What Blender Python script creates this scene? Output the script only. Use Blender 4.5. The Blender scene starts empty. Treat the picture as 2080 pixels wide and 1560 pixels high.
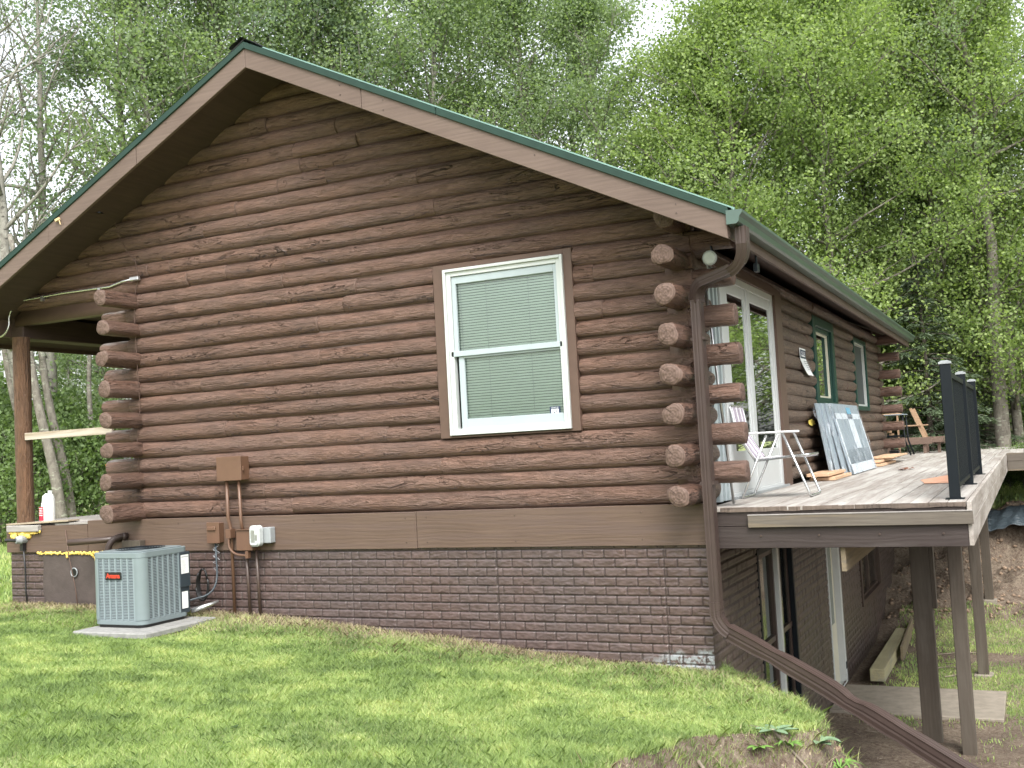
import bpy, math, random
import numpy as np
from mathutils import Vector, Matrix
R_ = math.radians
rng = np.random.default_rng(7)
random.seed(7)
sc = bpy.context.scene
col = sc.collection
# ------------------------------------------------------------------ camera
yaw, pitch, roll = 0.4465, 0.0600, -0.0539
fw = Vector((-math.sin(yaw)*math.cos(pitch), math.cos(yaw)*math.cos(pitch), math.sin(pitch)))
rt = Vector((math.cos(yaw), math.sin(yaw), 0)); up = rt.cross(fw)
r2 = rt*math.cos(roll)+up*math.sin(roll); u2 = -rt*math.sin(roll)+up*math.cos(roll)
CAM = Vector((2.707, -9.554, 0.583))
cd = bpy.data.cameras.new('camera'); cam = bpy.data.objects.new('camera', cd); col.objects.link(cam)
M = Matrix((( r2.x, u2.x, -fw.x), (r2.y, u2.y, -fw.y), (r2.z, u2.z, -fw.z))).to_4x4(); M.translation = CAM
cam.matrix_world = M
cd.sensor_width = 36; cd.lens = 2182.4/2080*36; cd.clip_end = 600; cd.clip_start = .05
sc.camera = cam
# ------------------------------------------------------------------ world, sun, exposure
SUN_EL, SUN_AZ = R_(52), R_(150)      # azimuth clockwise from +Y : sun behind and right of the camera
w = bpy.data.worlds.new('World'); sc.world = w; w.use_nodes = True
nt = w.node_tree; nt.nodes.clear()
sky = nt.nodes.new('ShaderNodeTexSky'); sky.sky_type = 'NISHITA'; sky.sun_disc = False
sky.sun_elevation = SUN_EL; sky.sun_rotation = SUN_AZ; sky.dust_density = 4; sky.air_density = 1.2
hs = nt.nodes.new('ShaderNodeHueSaturation'); hs.inputs['Saturation'].default_value = .22; hs.inputs['Value'].default_value = 1.25
bg = nt.nodes.new('ShaderNodeBackground'); bg.inputs['Strength'].default_value = .15
wo = nt.nodes.new('ShaderNodeOutputWorld')
nt.links.new(sky.outputs[0], hs.inputs['Color']); nt.links.new(hs.outputs[0], bg.inputs[0]); nt.links.new(bg.outputs[0], wo.inputs[0])
sd = bpy.data.lights.new('sun', 'SUN'); sd.energy = 1.2; sd.angle = R_(24); sd.color = (1, .96, .9)
so = bpy.data.objects.new('sun', sd); col.objects.link(so)
dv = Vector((math.sin(SUN_AZ)*math.cos(SUN_EL), math.cos(SUN_AZ)*math.cos(SUN_EL), math.sin(SUN_EL)))
so.rotation_euler = dv.to_track_quat('Z', 'Y').to_euler()
sc.view_settings.view_transform = 'Standard'; sc.view_settings.look = 'None'
sc.view_settings.exposure = 1.2; sc.view_settings.gamma = 1
sc.render.resolution_x = 1024; sc.render.resolution_y = 768

# ------------------------------------------------------------------ helpers: noise
def _h(ix, iy, iz):
    n = (ix*374761393 + iy*668265263 + iz*2147483647 + 1013904223) & 0xffffffff
    n = ((n ^ (n >> 13))*1274126177) & 0xffffffff
    n = ((n ^ (n >> 16))*2246822519) & 0xffffffff
    return ((n ^ (n >> 15)) & 0xffffff)/float(0xffffff)
def noise3(x, y, z):
    x, y, z = np.broadcast_arrays(np.asarray(x, float), np.asarray(y, float), np.asarray(z, float))
    ix, iy, iz = [np.floor(a).astype(np.int64) for a in (x, y, z)]
    fx, fy, fz = x-ix, y-iy, z-iz
    fx, fy, fz = [a*a*(3-2*a) for a in (fx, fy, fz)]
    r = 0
    for a in (0, 1):
        for b in (0, 1):
            for c in (0, 1):
                r = r + _h(ix+a, iy+b, iz+c)*(fx if a else 1-fx)*(fy if b else 1-fy)*(fz if c else 1-fz)
    return r*2-1
def fbm(x, y, z, o=4):
    s, a, t = 0, 1, 0
    for i in range(o):
        s = s + a*noise3(x*2**i, y*2**i, z*2**i+i*17); t += a; a *= .5
    return s/t
def sstep(a, b, x):
    t = np.clip((x-a)/(b-a), 0, 1); return t*t*(3-2*t)

# ------------------------------------------------------------------ helpers: materials
MATS = {}
class NT:
    def __init__(s, name, rough=.6, spec=.5, metal=0):
        m = bpy.data.materials.new(name); m.use_nodes = True; s.m = m; s.t = m.node_tree; s.t.nodes.clear()
        s.o = s.n('OutputMaterial'); s.p = s.n('BsdfPrincipled')
        s.p.inputs['Roughness'].default_value = rough; s.p.inputs['Metallic'].default_value = metal
        s.p.inputs['Specular IOR Level'].default_value = spec
        s.l(s.p.outputs[0], s.o.inputs[0]); MATS[name] = m
    def n(s, k): return s.t.nodes.new('ShaderNode'+k)
    def l(s, a, b): s.t.links.new(a, b)
    def coord(s, which='Object', scale=(1, 1, 1), attr=None):
        if attr:
            c = s.n('Attribute'); c.attribute_name = attr; out = c.outputs['Vector']
        else:
            c = s.n('TexCoord'); out = c.outputs[which]
        mp = s.n('Mapping'); mp.inputs['Scale'].default_value = scale; s.l(out, mp.inputs[0]); return mp.outputs[0]
    def noise(s, co, scale, detail=4, rough=.6, dist=0):
        t = s.n('TexNoise'); t.inputs['Scale'].default_value = scale; t.inputs['Detail'].default_value = detail
        t.inputs['Roughness'].default_value = rough; t.inputs['Distortion'].default_value = dist
        if co is not None: s.l(co, t.inputs['Vector'])
        return t.outputs['Fac']
    def ramp(s, f, stops, interp='LINEAR'):
        r = s.n('ValToRGB'); r.color_ramp.interpolation = interp
        e = r.color_ramp.elements
        while len(e) < len(stops): e.new(.5)
        for i, (p, c) in enumerate(stops):
            e[i].position = p; e[i].color = (*c, 1) if len(c) == 3 else c
        s.l(f, r.inputs[0]); return r.outputs[0]
    def mix(s, f, a, b, mode='MIX'):
        x = s.n('Mix'); x.data_type = 'RGBA'; x.blend_type = mode
        for v, i in ((f, 0), (a, 6), (b, 7)):
            if isinstance(v, (int, float)): x.inputs[i].default_value = v
            elif isinstance(v, tuple): x.inputs[i].default_value = (*v, 1)
            else: s.l(v, x.inputs[i])
        return x.outputs[2]
    def math(s, op, a, b=None, c=None):
        x = s.n('Math'); x.operation = op
        for i, v in enumerate((a, b, c)):
            if v is None: continue
            if isinstance(v, (int, float)): x.inputs[i].default_value = v
            else: s.l(v, x.inputs[i])
        return x.outputs[0]
    def col(s, c):
        if isinstance(c, tuple): s.p.inputs['Base Color'].default_value = (*c, 1)
        else: s.l(c, s.p.inputs['Base Color'])
    def bump(s, h, d=.01, st=1):
        b = s.n('Bump'); b.inputs['Distance'].default_value = d; b.inputs['Strength'].default_value = st
        s.l(h, b.inputs['Height']); s.l(b.outputs[0], s.p.inputs['Normal'])
def sc3(c, k): return tuple(min(1, v*k) for v in c)
def plain(name, c, rough=.5, spec=.5, metal=0, var=.12, scale=6, bump=0, bscale=60):
    t = NT(name, rough, spec, metal); co = t.coord()
    f = t.noise(co, scale, 5)
    t.col(t.ramp(f, [(.3, sc3(c, 1-var)), (.7, sc3(c, 1+var))]))
    if bump: t.bump(t.noise(co, bscale, 3), bump)
    return t.m
def logmat(name, c, rough=.55, weather=None, grain=1.):
    t = NT(name, rough, .45); co = t.coord(attr='lc', scale=(2.2, 26, 1))
    g = t.noise(co, 1, 6, .65, .5)
    co2 = t.coord(attr='lc', scale=(1.1, 3, 1)); b = t.noise(co2, 1, 3)
    co3 = t.coord(attr='lc', scale=(1.3, 9, 1)); ck = t.noise(co3, 1, 4, .55, .8)
    fine = t.noise(t.coord(attr='lc', scale=(14, 60, 1)), 1, 4, .7)
    cc = t.mix(t.ramp(g, [(.3, (0, 0, 0)), (.7, (1, 1, 1))]), sc3(c, .72), sc3(c, 1.18))
    cc = t.mix(t.ramp(b, [(.35, (0, 0, 0)), (.7, (1, 1, 1))]), cc, t.mix(1, cc, (1.18, 1.08, 1.0), 'MULTIPLY'))
    crack = t.ramp(t.math('ABSOLUTE', t.math('SUBTRACT', ck, .5)), [(0, (1, 1, 1)), (.010, (0, 0, 0))])
    gate = t.ramp(t.noise(t.coord(attr='lc', scale=(.7, 2, 1)), 1, 2), [(.5, (0, 0, 0)), (.56, (1, 1, 1))])
    crk = t.math('MULTIPLY', crack, gate)
    sz_ = t.n('SeparateXYZ'); a_ = t.n('Attribute'); a_.attribute_name = 'lc'; t.l(a_.outputs['Vector'], sz_.inputs[0])
    wn_ = t.n('TexWhiteNoise'); wn_.noise_dimensions = '1D'; t.l(sz_.outputs['Z'], wn_.inputs['W'])
    cc = t.mix(1, cc, t.ramp(wn_.outputs['Value'], [(0, (.84, .83, .82)), (1, (1.0, 1.0, 1.0))]), 'MULTIPLY')
    if weather:
        wm = t.ramp(t.noise(t.coord(attr='lc', scale=(5, 30, 1)), 1, 5, .7), [(.42, (0, 0, 0)), (.58, (1, 1, 1))])
        gm = t.n('NewGeometry'); sx = t.n('SeparateXYZ'); t.l(gm.outputs['Normal'], sx.inputs[0])
        top = t.ramp(sx.outputs['Z'], [(.35, (0, 0, 0)), (.8, (1, 1, 1))])
        cc = t.mix(t.math('MULTIPLY', wm, top), cc, weather)
    med = t.noise(t.coord(attr='lc', scale=(7, 34, 1)), 1, 4, .7, .9)
    cc = t.mix(1, cc, t.ramp(med, [(.36, (.62, .60, .58)), (.52, (.95, .95, .95)), (.66, (1.0, 1.0, 1.0))]), 'MULTIPLY')
    cc = t.mix(t.math('MULTIPLY', crk, .8), cc, sc3(c, .2)); t.col(cc)
    vo = t.n('TexVoronoi'); vo.inputs['Scale'].default_value = 1; t.l(t.coord(attr='lc', scale=(2.0, 9, 1)), vo.inputs['Vector'])
    kn = t.ramp(vo.outputs['Distance'], [(.0, (1, 1, 1)), (.16, (0, 0, 0))])
    h = t.math('ADD', t.math('MULTIPLY', g, .8*grain), t.math('MULTIPLY', fine, .45)); h = t.math('ADD', h, t.math('MULTIPLY', med, .8))
    h = t.math('ADD', h, t.math('MULTIPLY', kn, .35))
    h = t.math('SUBTRACT', h, t.math('MULTIPLY', crk, 1.1)); t.bump(h, .032, 1)
    return t.m
def endmat(name, c):
    t = NT(name, .7, .3); a = t.n('Attribute'); a.attribute_name = 'lc'
    n = t.n('TexNoise'); n.inputs['Scale'].default_value = 9; t.l(a.outputs['Vector'], n.inputs['Vector'])
    v = t.n('VectorMath'); v.operation = 'LENGTH'
    mp = t.n('Mapping'); mp.inputs['Scale'].default_value = (1, 1, 0); t.l(a.outputs['Vector'], mp.inputs[0]); t.l(mp.outputs[0], v.inputs[0])
    r = t.math('ADD', v.outputs['Value'], t.math('MULTIPLY', n.outputs['Fac'], .03))
    ring = t.math('SINE', t.math('MULTIPLY', r, 250))
    sx = t.n('SeparateXYZ'); t.l(mp.outputs[0], sx.inputs[0])
    ang = t.math('ARCTAN2', sx.outputs['Y'], sx.outputs['X'])
    an = t.n('TexNoise'); an.noise_dimensions = '1D'; an.inputs['Scale'].default_value = 1.5; an.inputs['Detail'].default_value = 1
    t.l(t.math('ADD', ang, t.math('MULTIPLY', n.outputs['Fac'], .5)), an.inputs['W'])
    ck = t.ramp(t.math('ABSOLUTE', t.math('SUBTRACT', an.outputs['Fac'], .5)), [(0, (1, 1, 1)), (.007, (0, 0, 0))])
    cc = t.mix(t.ramp(ring, [(.0, (0, 0, 0)), (.8, (1, 1, 1))]), sc3(c, .84), sc3(c, 1.1))
    cc = t.mix(t.ramp(t.noise(a.outputs['Vector'], 28, 4, .7), [(.5, (0, 0, 0)), (.7, (1, 1, 1))]), cc, sc3(c, .62))
    t.col(t.mix(t.math('MULTIPLY', ck, .6), cc, sc3(c, .4)))
    t.bump(t.math('SUBTRACT', t.math('MULTIPLY', ring, .2), t.math('MULTIPLY', ck, .7)), .003, 1)
    return t.m
def board(name, c, axis='X', rough=.65, weather=None, grain=18, wamt=(.5, .62), bump=.006):
    """painted or bare sawn board, grain along axis"""
    t = NT(name, rough, .35); k = {'X': (1.2, grain, grain), 'Y': (grain, 1.2, grain), 'Z': (grain, grain, 1.2)}[axis]
    co = t.coord(scale=k); g = t.noise(co, 1, 5, .6, 1.2)
    k2 = {'X': (.6, 3.5, 3.5), 'Y': (3.5, .6, 3.5), 'Z': (3.5, 3.5, .6)}[axis]
    wv = t.n('TexWave'); wv.bands_direction = 'Z' if axis != 'Z' else 'X'; wv.inputs['Scale'].default_value = 2.2
    wv.inputs['Distortion'].default_value = 9; wv.inputs['Detail'].default_value = 2; wv.inputs['Detail Scale'].default_value = 1
    t.l(t.coord(scale=k2), wv.inputs['Vector'])
    f = t.math('ADD', t.math('MULTIPLY', g, .7), t.math('MULTIPLY', wv.outputs['Fac'], .12))
    cc = t.mix(t.ramp(f, [(.25, (0, 0, 0)), (.7, (1, 1, 1))]), sc3(c, .82), sc3(c, 1.14))
    big = t.noise(t.coord(), 1.7, 4, .6)
    cc = t.mix(t.ramp(big, [(.35, (0, 0, 0)), (.7, (1, 1, 1))]), cc, t.mix(1, cc, (.86, .84, .84), 'MULTIPLY'))
    if weather:
        wm = t.ramp(t.noise(t.coord(scale=tuple(a*.35 for a in k)), 1, 6, .7, .5), [(wamt[0], (0, 0, 0)), (wamt[1], (1, 1, 1))])
        cc = t.mix(wm, cc, weather)
    t.col(cc); t.bump(f, bump, .8)
    return t.m
BR = (.168, .105, .082)
logmat('painted_log', BR, .43); logmat('side_log', (.155, .114, .088), .6)
logmat('weathered_log', BR, .6, (.30, .285, .275)); endmat('log_end_grain', (.14, .093, .074)); endmat('side_end_grain', (.135, .088, .07))
logmat('post_log', (.155, .085, .048), .5)
board('brown_board', (.122, .082, .060), 'X', .6, (.105, .072, .06), 22, (.46, .66), bump=.006); board('rake_board_paint', (.145, .105, .086), 'X', grain=30, bump=.003); plain('casing_brown', (.10, .062, .046), .55, .4, var=.1, scale=9)
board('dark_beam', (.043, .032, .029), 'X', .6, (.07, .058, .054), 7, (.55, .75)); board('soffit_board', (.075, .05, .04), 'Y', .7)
board('porch_ceiling_board', (.11, .085, .06), 'Y', .7)
board('deck_board', (.29, .262, .235), 'Y', .75, (.40, .385, .36), 22, (.40, .62)); board('deck_fascia', (.22, .19, .16), 'Y', .8, (.42, .39, .36), 12, (.36, .66))
board('deck_end', (.14, .11, .09), 'X', .85, (.05, .04, .035), 9, (.48, .56))
board('treated_post', (.085, .070, .054), 'Z', .75, (.12, .105, .085), 11, (.5, .75)); board('treated_beam', (.21, .17, .11), 'Y', .75, (.13, .11, .08))
board('loose_board', (.125, .108, .088), 'X', .75, (.17, .135, .09)); board('new_lumber', (.62, .42, .27), 'Y', .7); board('new_lumber_x', (.36, .30, .22), 'X', .7, (.44, .40, .34))
board('grey_board', (.32, .30, .28), 'X', .8, (.48, .46, .42)); board('chair_wood', (.36, .24, .15), 'Y', .6); board('chair_wood_brown', (.16, .11, .085), 'Y', .6)
board('timber', (.36, .33, .2), 'Y', .8, (.25, .24, .18))
plain('brown_metal', (.125, .068, .042), .42, .5, var=.08); plain('brown_metal_dark', (.06, .04, .032), .38, .5, var=.1)
plain('pipe_brown', (.05, .034, .029), .48, .35, var=.12, scale=5)
plain('gutter_green', (.06, .10, .082), .3, .6, var=.1, scale=4); plain('roof_green', (.10, .18, .15), .5, .4, var=.08); plain('trim_green', (.018, .042, .033), .6, .25, var=.15)
plain('window_green', (.006, .04, .03), .45, .4); plain('white_vinyl', (.50, .53, .52), .35, .5, var=.03); plain('shade_vinyl', (.36, .42, .44), .4, .5, var=.03)
plain('white_door', (.50, .52, .52), .4, .5, var=.03); plain('cream_door', (.55, .53, .43), .5, .4, var=.05)
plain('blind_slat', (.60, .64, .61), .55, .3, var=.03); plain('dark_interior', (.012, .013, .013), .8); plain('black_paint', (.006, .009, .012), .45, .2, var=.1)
plain('black_plastic', (.012, .012, .013), .35, .5); plain('grey_plastic', (.28, .30, .31), .4, .4); plain('white_plastic', (.78, .8, .8), .35, .5, var=.04)
plain('red_label', (.42, .02, .05), .5); plain('red_letter', (.75, .06, .03), .4); plain('navy_ink', (.03, .045, .09), .5); plain('paper_white', (.82, .84, .84), .6, .3, var=.03); plain('ink_grey', (.3, .31, .33), .7)
plain('ac_grey', (.17, .21, .22), .38, .5, var=.04); plain('ac_light', (.21, .255, .27), .38, .5, var=.04); plain('ac_dark', (.03, .042, .052), .45, .5); plain('ac_core', (.008, .009, .01), .7)
plain('concrete', (.25, .25, .24), .85, .2, var=.2, scale=14, bump=.003, bscale=90); plain('slab_concrete', (.25, .22, .18), .85, .2, var=.18, scale=7, bump=.003)
plain('aluminium', (.62, .63, .63), .25, .5, metal=.9, var=.06, scale=20); plain('webbing', (.66, .64, .68), .7, .3, var=.2, scale=40); plain('webbing_purple', (.36, .31, .38), .8)
plain('foam_yellow', (.85, .62, .16), .8, .2, var=.15, scale=20, bump=.02, bscale=30); plain('silver', (.5, .5, .5), .3, .5, metal=.8)
plain('copper_wire', (.10, .06, .045), .6); plain('tan_wood', (.55, .4, .22), .7); plain('orange_wood', (.62, .25, .06), .6); plain('black_tar', (.02, .02, .022), .5, .4, bump=.01, bscale=20)
plain('cement_patch', (.075, .06, .054), .75, .3, var=.18, scale=5, bump=.004, bscale=25)
plain('lens_glass', (.46, .49, .49), .15, .7, var=.08, scale=30); plain('dead_leaf', (.20, .07, .035), .7); plain('yellow_leaf', (.7, .58, .12), .7); plain('orange_stain', (.55, .30, .2), .8)
plain('stick', (.22, .18, .14), .85, var=.3, scale=12); plain('broad_leaf', (.15, .23, .13), .5, .5, var=.2, scale=25); plain('weed_leaf', (.13, .25, .05), .6, .4, var=.25, scale=30)
plain('wrap_white', (.62, .68, .74), .3, .5, var=.15, scale=9, bump=.02, bscale=14); plain('stripe_grey', (.24, .29, .33), .5, .4, var=.08); plain('blue_sticker', (.12, .35, .5), .5)
def glass(name, tint, rough=.02, refl=1.0, dark=.0):
    t = NT(name, rough); t.t.nodes.remove(t.p)
    gl = t.n('BsdfGlossy'); gl.inputs['Roughness'].default_value = rough; gl.inputs['Color'].default_value = (.95, .98, .96, 1)
    tr = t.n('BsdfTransparent'); tr.inputs['Color'].default_value = (*tint, 1)
    fr = t.n('Fresnel'); fr.inputs['IOR'].default_value = 1.52
    f = t.math('MULTIPLY_ADD', fr.outputs[0], refl, dark)
    ms = t.n('MixShader'); t.l(f, ms.inputs[0]); t.l(tr.outputs[0], ms.inputs[1]); t.l(gl.outputs[0], ms.inputs[2]); t.l(ms.outputs[0], t.o.inputs[0])
glass('window_glass', (.88, .93, .90), .01, 1.3); glass('door_glass', (.4, .5, .47), .02, 1.4, .42); glass('low_glass', (.5, .55, .55), .05, 1.2, .02)
glass('meter_glass', (.8, .82, .83), .08, 1.5, .25)
t = NT('plastic_wrap', .25, .6); t.col((.62, .68, .74)); tr_ = t.n('BsdfTransparent'); ms_ = t.n('MixShader')
t.l(t.ramp(t.noise(t.coord(scale=(1, 1, .5)), 7, 4, .7, 1.5), [(.52, (.05, .05, .05)), (.66, (.6, .6, .6))]), ms_.inputs[0]); t.l(tr_.outputs[0], ms_.inputs[1]); t.l(t.p.outputs[0], ms_.inputs[2]); t.l(ms_.outputs[0], t.o.inputs[0])
t.bump(t.noise(t.coord(scale=(2, 2, .6)), 9, 3, .6, 2), .05)
# faux brick
def brickmat(name, c):
    t = NT(name, .42, .5); co = t.coord(); g = t.noise(co, 16, 5, .7); b = t.noise(co, 1.2, 3)
    cc = t.mix(t.ramp(g, [(.3, (0, 0, 0)), (.75, (1, 1, 1))]), sc3(c, .7), sc3(c, 1.25))
    cc = t.mix(t.ramp(b, [(.4, (0, 0, 0)), (.7, (1, 1, 1))]), cc, t.mix(1, cc, (1.12, 1.0, .95), 'MULTIPLY'))
    at = t.n('Attribute'); at.attribute_name = 'wear'
    pw = t.ramp(t.noise(co, 22, 5, .7), [(.42, (0, 0, 0)), (.52, (1, 1, 1))])
    cc = t.mix(t.math('MULTIPLY', at.outputs['Fac'], pw), cc, (.26, .28, .29))
    at2 = t.n('Attribute'); at2.attribute_name = 'groove'
    cc = t.mix(t.math('MULTIPLY', at2.outputs['Fac'], .7), cc, sc3(c, .4))
    t.col(cc); t.bump(g, .003, .8)
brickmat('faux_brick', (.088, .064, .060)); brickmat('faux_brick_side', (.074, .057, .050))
# ground
def groundmat():
    t = NT('soil_and_turf', .9, .15); co = t.coord()
    at = t.n('Attribute'); at.attribute_name = 'dirt'
    n1 = t.noise(co, 3, 6, .7); n2 = t.noise(co, 22, 5, .7); n3 = t.noise(co, .5, 3)
    grass = t.mix(t.ramp(n2, [(.3, (0, 0, 0)), (.7, (1, 1, 1))]), (.15, .17, .075), (.34, .37, .15))
    grass = t.mix(t.ramp(n3, [(.4, (0, 0, 0)), (.65, (1, 1, 1))]), grass, (.28, .33, .13))
    dirt = t.mix(t.ramp(n1, [(.3, (0, 0, 0)), (.72, (1, 1, 1))]), (.10, .08, .062), (.28, .23, .175))
    dirt = t.mix(t.ramp(n2, [(.35, (0, 0, 0)), (.6, (1, 1, 1))]), sc3((.09, .06, .045), 1), dirt)
    straw = t.noise(t.coord(scale=(1, 1, 1)), 60, 3, .7)
    dirt = t.mix(t.ramp(straw, [(.6, (0, 0, 0)), (.7, (1, 1, 1))]), dirt, (.42, .36, .26))
    f = t.math('ADD', at.outputs['Fac'], t.math('MULTIPLY', t.math('SUBTRACT', n1, .5), .5))
    t.col(t.mix(t.ramp(f, [(.38, (0, 0, 0)), (.6, (1, 1, 1))]), grass, dirt))
    t.bump(t.math('ADD', n2, t.math('MULTIPLY', straw, .4)), .03, 1)
groundmat()
def leafmat(name, dark, light, trans=.35, yellow=None):
    t = NT(name, .5, .35); at = t.n('Attribute'); at.attribute_name = 'lv'
    cc = t.ramp(at.outputs['Fac'], [(0, dark), (1, light)] if not yellow else [(0, dark), (.8, light), (1, yellow)])
    t.col(cc)
    tl = t.n('BsdfTranslucent'); t.l(t.mix(1, cc, (1.15, 1.25, .6), 'MULTIPLY'), tl.inputs[0])
    ms = t.n('MixShader'); ms.inputs[0].default_value = trans; t.l(t.p.outputs[0], ms.inputs[1]); t.l(tl.outputs[0], ms.inputs[2]); t.l(ms.outputs[0], t.o.inputs[0])
leafmat('aspen_leaf', (.10, .15, .10), (.275, .36, .235), .5); leafmat('birch_leaf', (.115, .17, .09), (.33, .42, .22), .52)
leafmat('maple_leaf', (.12, .18, .07), (.335, .43, .16), .52, (.41, .50, .22)); leafmat('spruce_needle', (.022, .038, .025), (.065, .095, .055), .1)
leafmat('fir_needle', (.04, .06, .036), (.10, .14, .075), .15)
leafmat('shrub_leaf', (.07, .115, .045), (.2, .29, .1), .4); leafmat('grass_blade', (.15, .225, .09), (.41, .53, .20), .45, (.60, .64, .31)); leafmat('dry_grass', (.26, .21, .12), (.5, .43, .28), .2)
def barkmat(name, a, b, c):
    t = NT(name, .85, .2); co = t.coord(scale=(1, 1, .5)); n = t.noise(co, 9, 5, .7); n2 = t.noise(t.coord(scale=(1, 1, 2.5)), 5, 4, .7)
    cc = t.mix(t.ramp(n, [(.35, (0, 0, 0)), (.65, (1, 1, 1))]), a, b)
    t.col(t.mix(t.ramp(n2, [(.56, (0, 0, 0)), (.64, (1, 1, 1))]), cc, c)); t.bump(n, .02, 1)
barkmat('aspen_bark', (.16, .15, .13), (.30, .29, .255), (.05, .045, .04)); barkmat('grey_bark', (.10, .09, .075), (.22, .2, .17), (.30, .31, .25))
barkmat('dark_bark', (.045, .038, .032), (.10, .085, .07), (.14, .14, .11))
t = NT('tarp_plastic', .28, .5); t.col((.045, .06, .07)); t.bump(t.noise(t.coord(scale=(1, 1, 4)), 9, 3), .03)

# ------------------------------------------------------------------ helpers: meshes and objects
OFF = {}
class MB:
    def __init__(s): s.v = []; s.f = []; s.mi = []; s.lc = []; s.n = 0
    def add(s, v, f, mi=0, lc=None):
        v = np.asarray(v, float).reshape(-1, 3); s.v.append(v)
        s.lc.append(np.zeros((len(v), 3)) if lc is None else np.asarray(lc, float))
        for q in f: s.f.append(tuple(int(i)+s.n for i in q)); s.mi.append(mi)
        s.n += len(v)
    def box(s, x0, x1, y0, y1, z0, z1, mi=0, rot=None, piv=None):
        v = np.array([(x, y, z) for x in (x0, x1) for y in (y0, y1) for z in (z0, z1)], float)
        if rot is not None:
            c = np.array(piv if piv is not None else v.mean(0)); v = (v-c)@np.array(rot).T+c
        s.add(v, [(0, 1, 3, 2), (4, 6, 7, 5), (0, 4, 5, 1), (2, 3, 7, 6), (0, 2, 6, 4), (1, 5, 7, 3)], mi)
    def prism(s, poly, a, b, axis='Y', mi=0):
        n = len(poly); v = []
        for t_ in (a, b):
            for p, q in poly: v.append({'Y': (p, t_, q), 'X': (t_, p, q), 'Z': (p, q, t_)}[axis])
        s.add(v, [tuple(range(n))[::-1], tuple(range(n, 2*n))]+[(i, (i+1) % n, n+(i+1) % n, n+i) for i in range(n)], mi)
    def sweep(s, pts, sec, mi=0, upv=(0, 0, 1), cap=True, closed=True, scl=None):
        P = [Vector(p) for p in pts]; n = len(sec); V = []
        u = Vector(upv)
        for i, p in enumerate(P):
            a = (P[i]-P[i-1]).normalized() if i else (P[1]-P[0]).normalized()
            b = (P[i+1]-P[i]).normalized() if i < len(P)-1 else a
            d = (a+b).normalized()
            x = d.cross(u)
            if x.length < 1e-4: x = d.cross(Vector((1, 0, 0)))
            x.normalize(); y = x.cross(d).normalized(); u = y if abs(d.dot(Vector(upv))) > .9 or i else y
            k = 1/max(.4, math.cos(a.angle(b)/2)) if a.length and b.length else 1
            q = scl[i] if scl is not None else 1
            for (c, e) in sec: V.append(p+x*c*q+y*e*q)
        F = []
        for i in range(len(P)-1):
            for j in range(n if closed else n-1):
                k2 = (j+1) % n; F.append((i*n+j, i*n+k2, (i+1)*n+k2, (i+1)*n+j))
        if cap and closed: F += [tuple(range(n))[::-1], tuple(range((len(P)-1)*n, len(P)*n))]
        s.add([tuple(v) for v in V], F, mi)
    def tube(s, pts, r, n=8, mi=0, cap=True):
        rs = r if hasattr(r, '__len__') else [r]*len(pts)
        s.sweep(pts, [(math.cos(2*math.pi*i/n), math.sin(2*math.pi*i/n)) for i in range(n)], mi, scl=rs, cap=cap)
    def grid(s, P, mi=0, lc=None):
        a, b = P.shape[:2]; idx = np.arange(a*b).reshape(a, b)
        F = np.stack([idx[:-1, :-1], idx[1:, :-1], idx[1:, 1:], idx[:-1, 1:]], -1).reshape(-1, 4)
        s.add(P.reshape(-1, 3), F.tolist(), mi, lc)
    def build(s, name, mats, parent=None, smooth=False, bevel=0, loc=None, attrs=None, uselc=False):
        V = np.concatenate(s.v)
        if parent is not None: off = OFF[parent]
        else: off = np.array(loc if loc is not None else [V[:, 0].mean(), V[:, 1].mean(), V[:, 2].min()], float)
        me = bpy.data.meshes.new(name); me.from_pydata((V-off).tolist(), [], s.f)
        if isinstance(mats, str): mats = [mats]
        for m in mats: me.materials.append(MATS[m])
        if len(mats) > 1: me.polygons.foreach_set('material_index', s.mi)
        if smooth:
            me.polygons.foreach_set('use_smooth', [True]*len(s.f))
        if uselc:
            a = me.attributes.new('lc', 'FLOAT_VECTOR', 'POINT'); a.data.foreach_set('vector', np.concatenate(s.lc).ravel())
        for k, arr in (attrs or {}).items():
            a = me.attributes.new(k, 'FLOAT', 'POINT'); a.data.foreach_set('value', np.asarray(arr, float).ravel())
        o = bpy.data.objects.new(name, me); col.objects.link(o)
        if parent is not None: o.parent = parent
        else: o.location = off
        OFF[o] = off
        if bevel:
            b = o.modifiers.new('bevel', 'BEVEL'); b.width = bevel; b.segments = 1; b.limit_method = 'ANGLE'; b.angle_limit = R_(50)
        if smooth == 'auto':
            pass
        return o
def thing(name, label, cat, loc, group=None):
    o = bpy.data.objects.new(name, None); col.objects.link(o); o.location = loc; o.empty_display_size = .1
    OFF[o] = np.array(loc, float); return tag(o, label, cat, group)
def tag(o, label, cat, group=None):
    o['label'] = label; o['category'] = cat
    if group: o['group'] = group
    return o
def bx(name, dims, mat, parent, bevel=.003, **k):
    m = MB(); m.box(*dims, **k); return m.build(name, mat, parent, bevel=bevel)
def text_mesh(name, body, size, mat, parent, Mx, bold=0, extr=.0008):
    cu = bpy.data.curves.new(name, 'FONT'); cu.body = body; cu.size = size; cu.align_x = 'CENTER'; cu.align_y = 'CENTER'; cu.extrude = extr; cu.offset = bold
    to = bpy.data.objects.new('tmp', cu); col.objects.link(to); dg = bpy.context.evaluated_depsgraph_get(); dg.update()
    me = bpy.data.meshes.new_from_object(to.evaluated_get(dg)); bpy.data.objects.remove(to)
    me.name = name; me.transform(Mx); off = OFF[parent]; me.transform(Matrix.Translation(-Vector(off)))
    me.materials.clear(); me.materials.append(MATS[mat]); o = bpy.data.objects.new(name, me); col.objects.link(o); o.parent = parent; OFF[o] = off; return o
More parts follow.
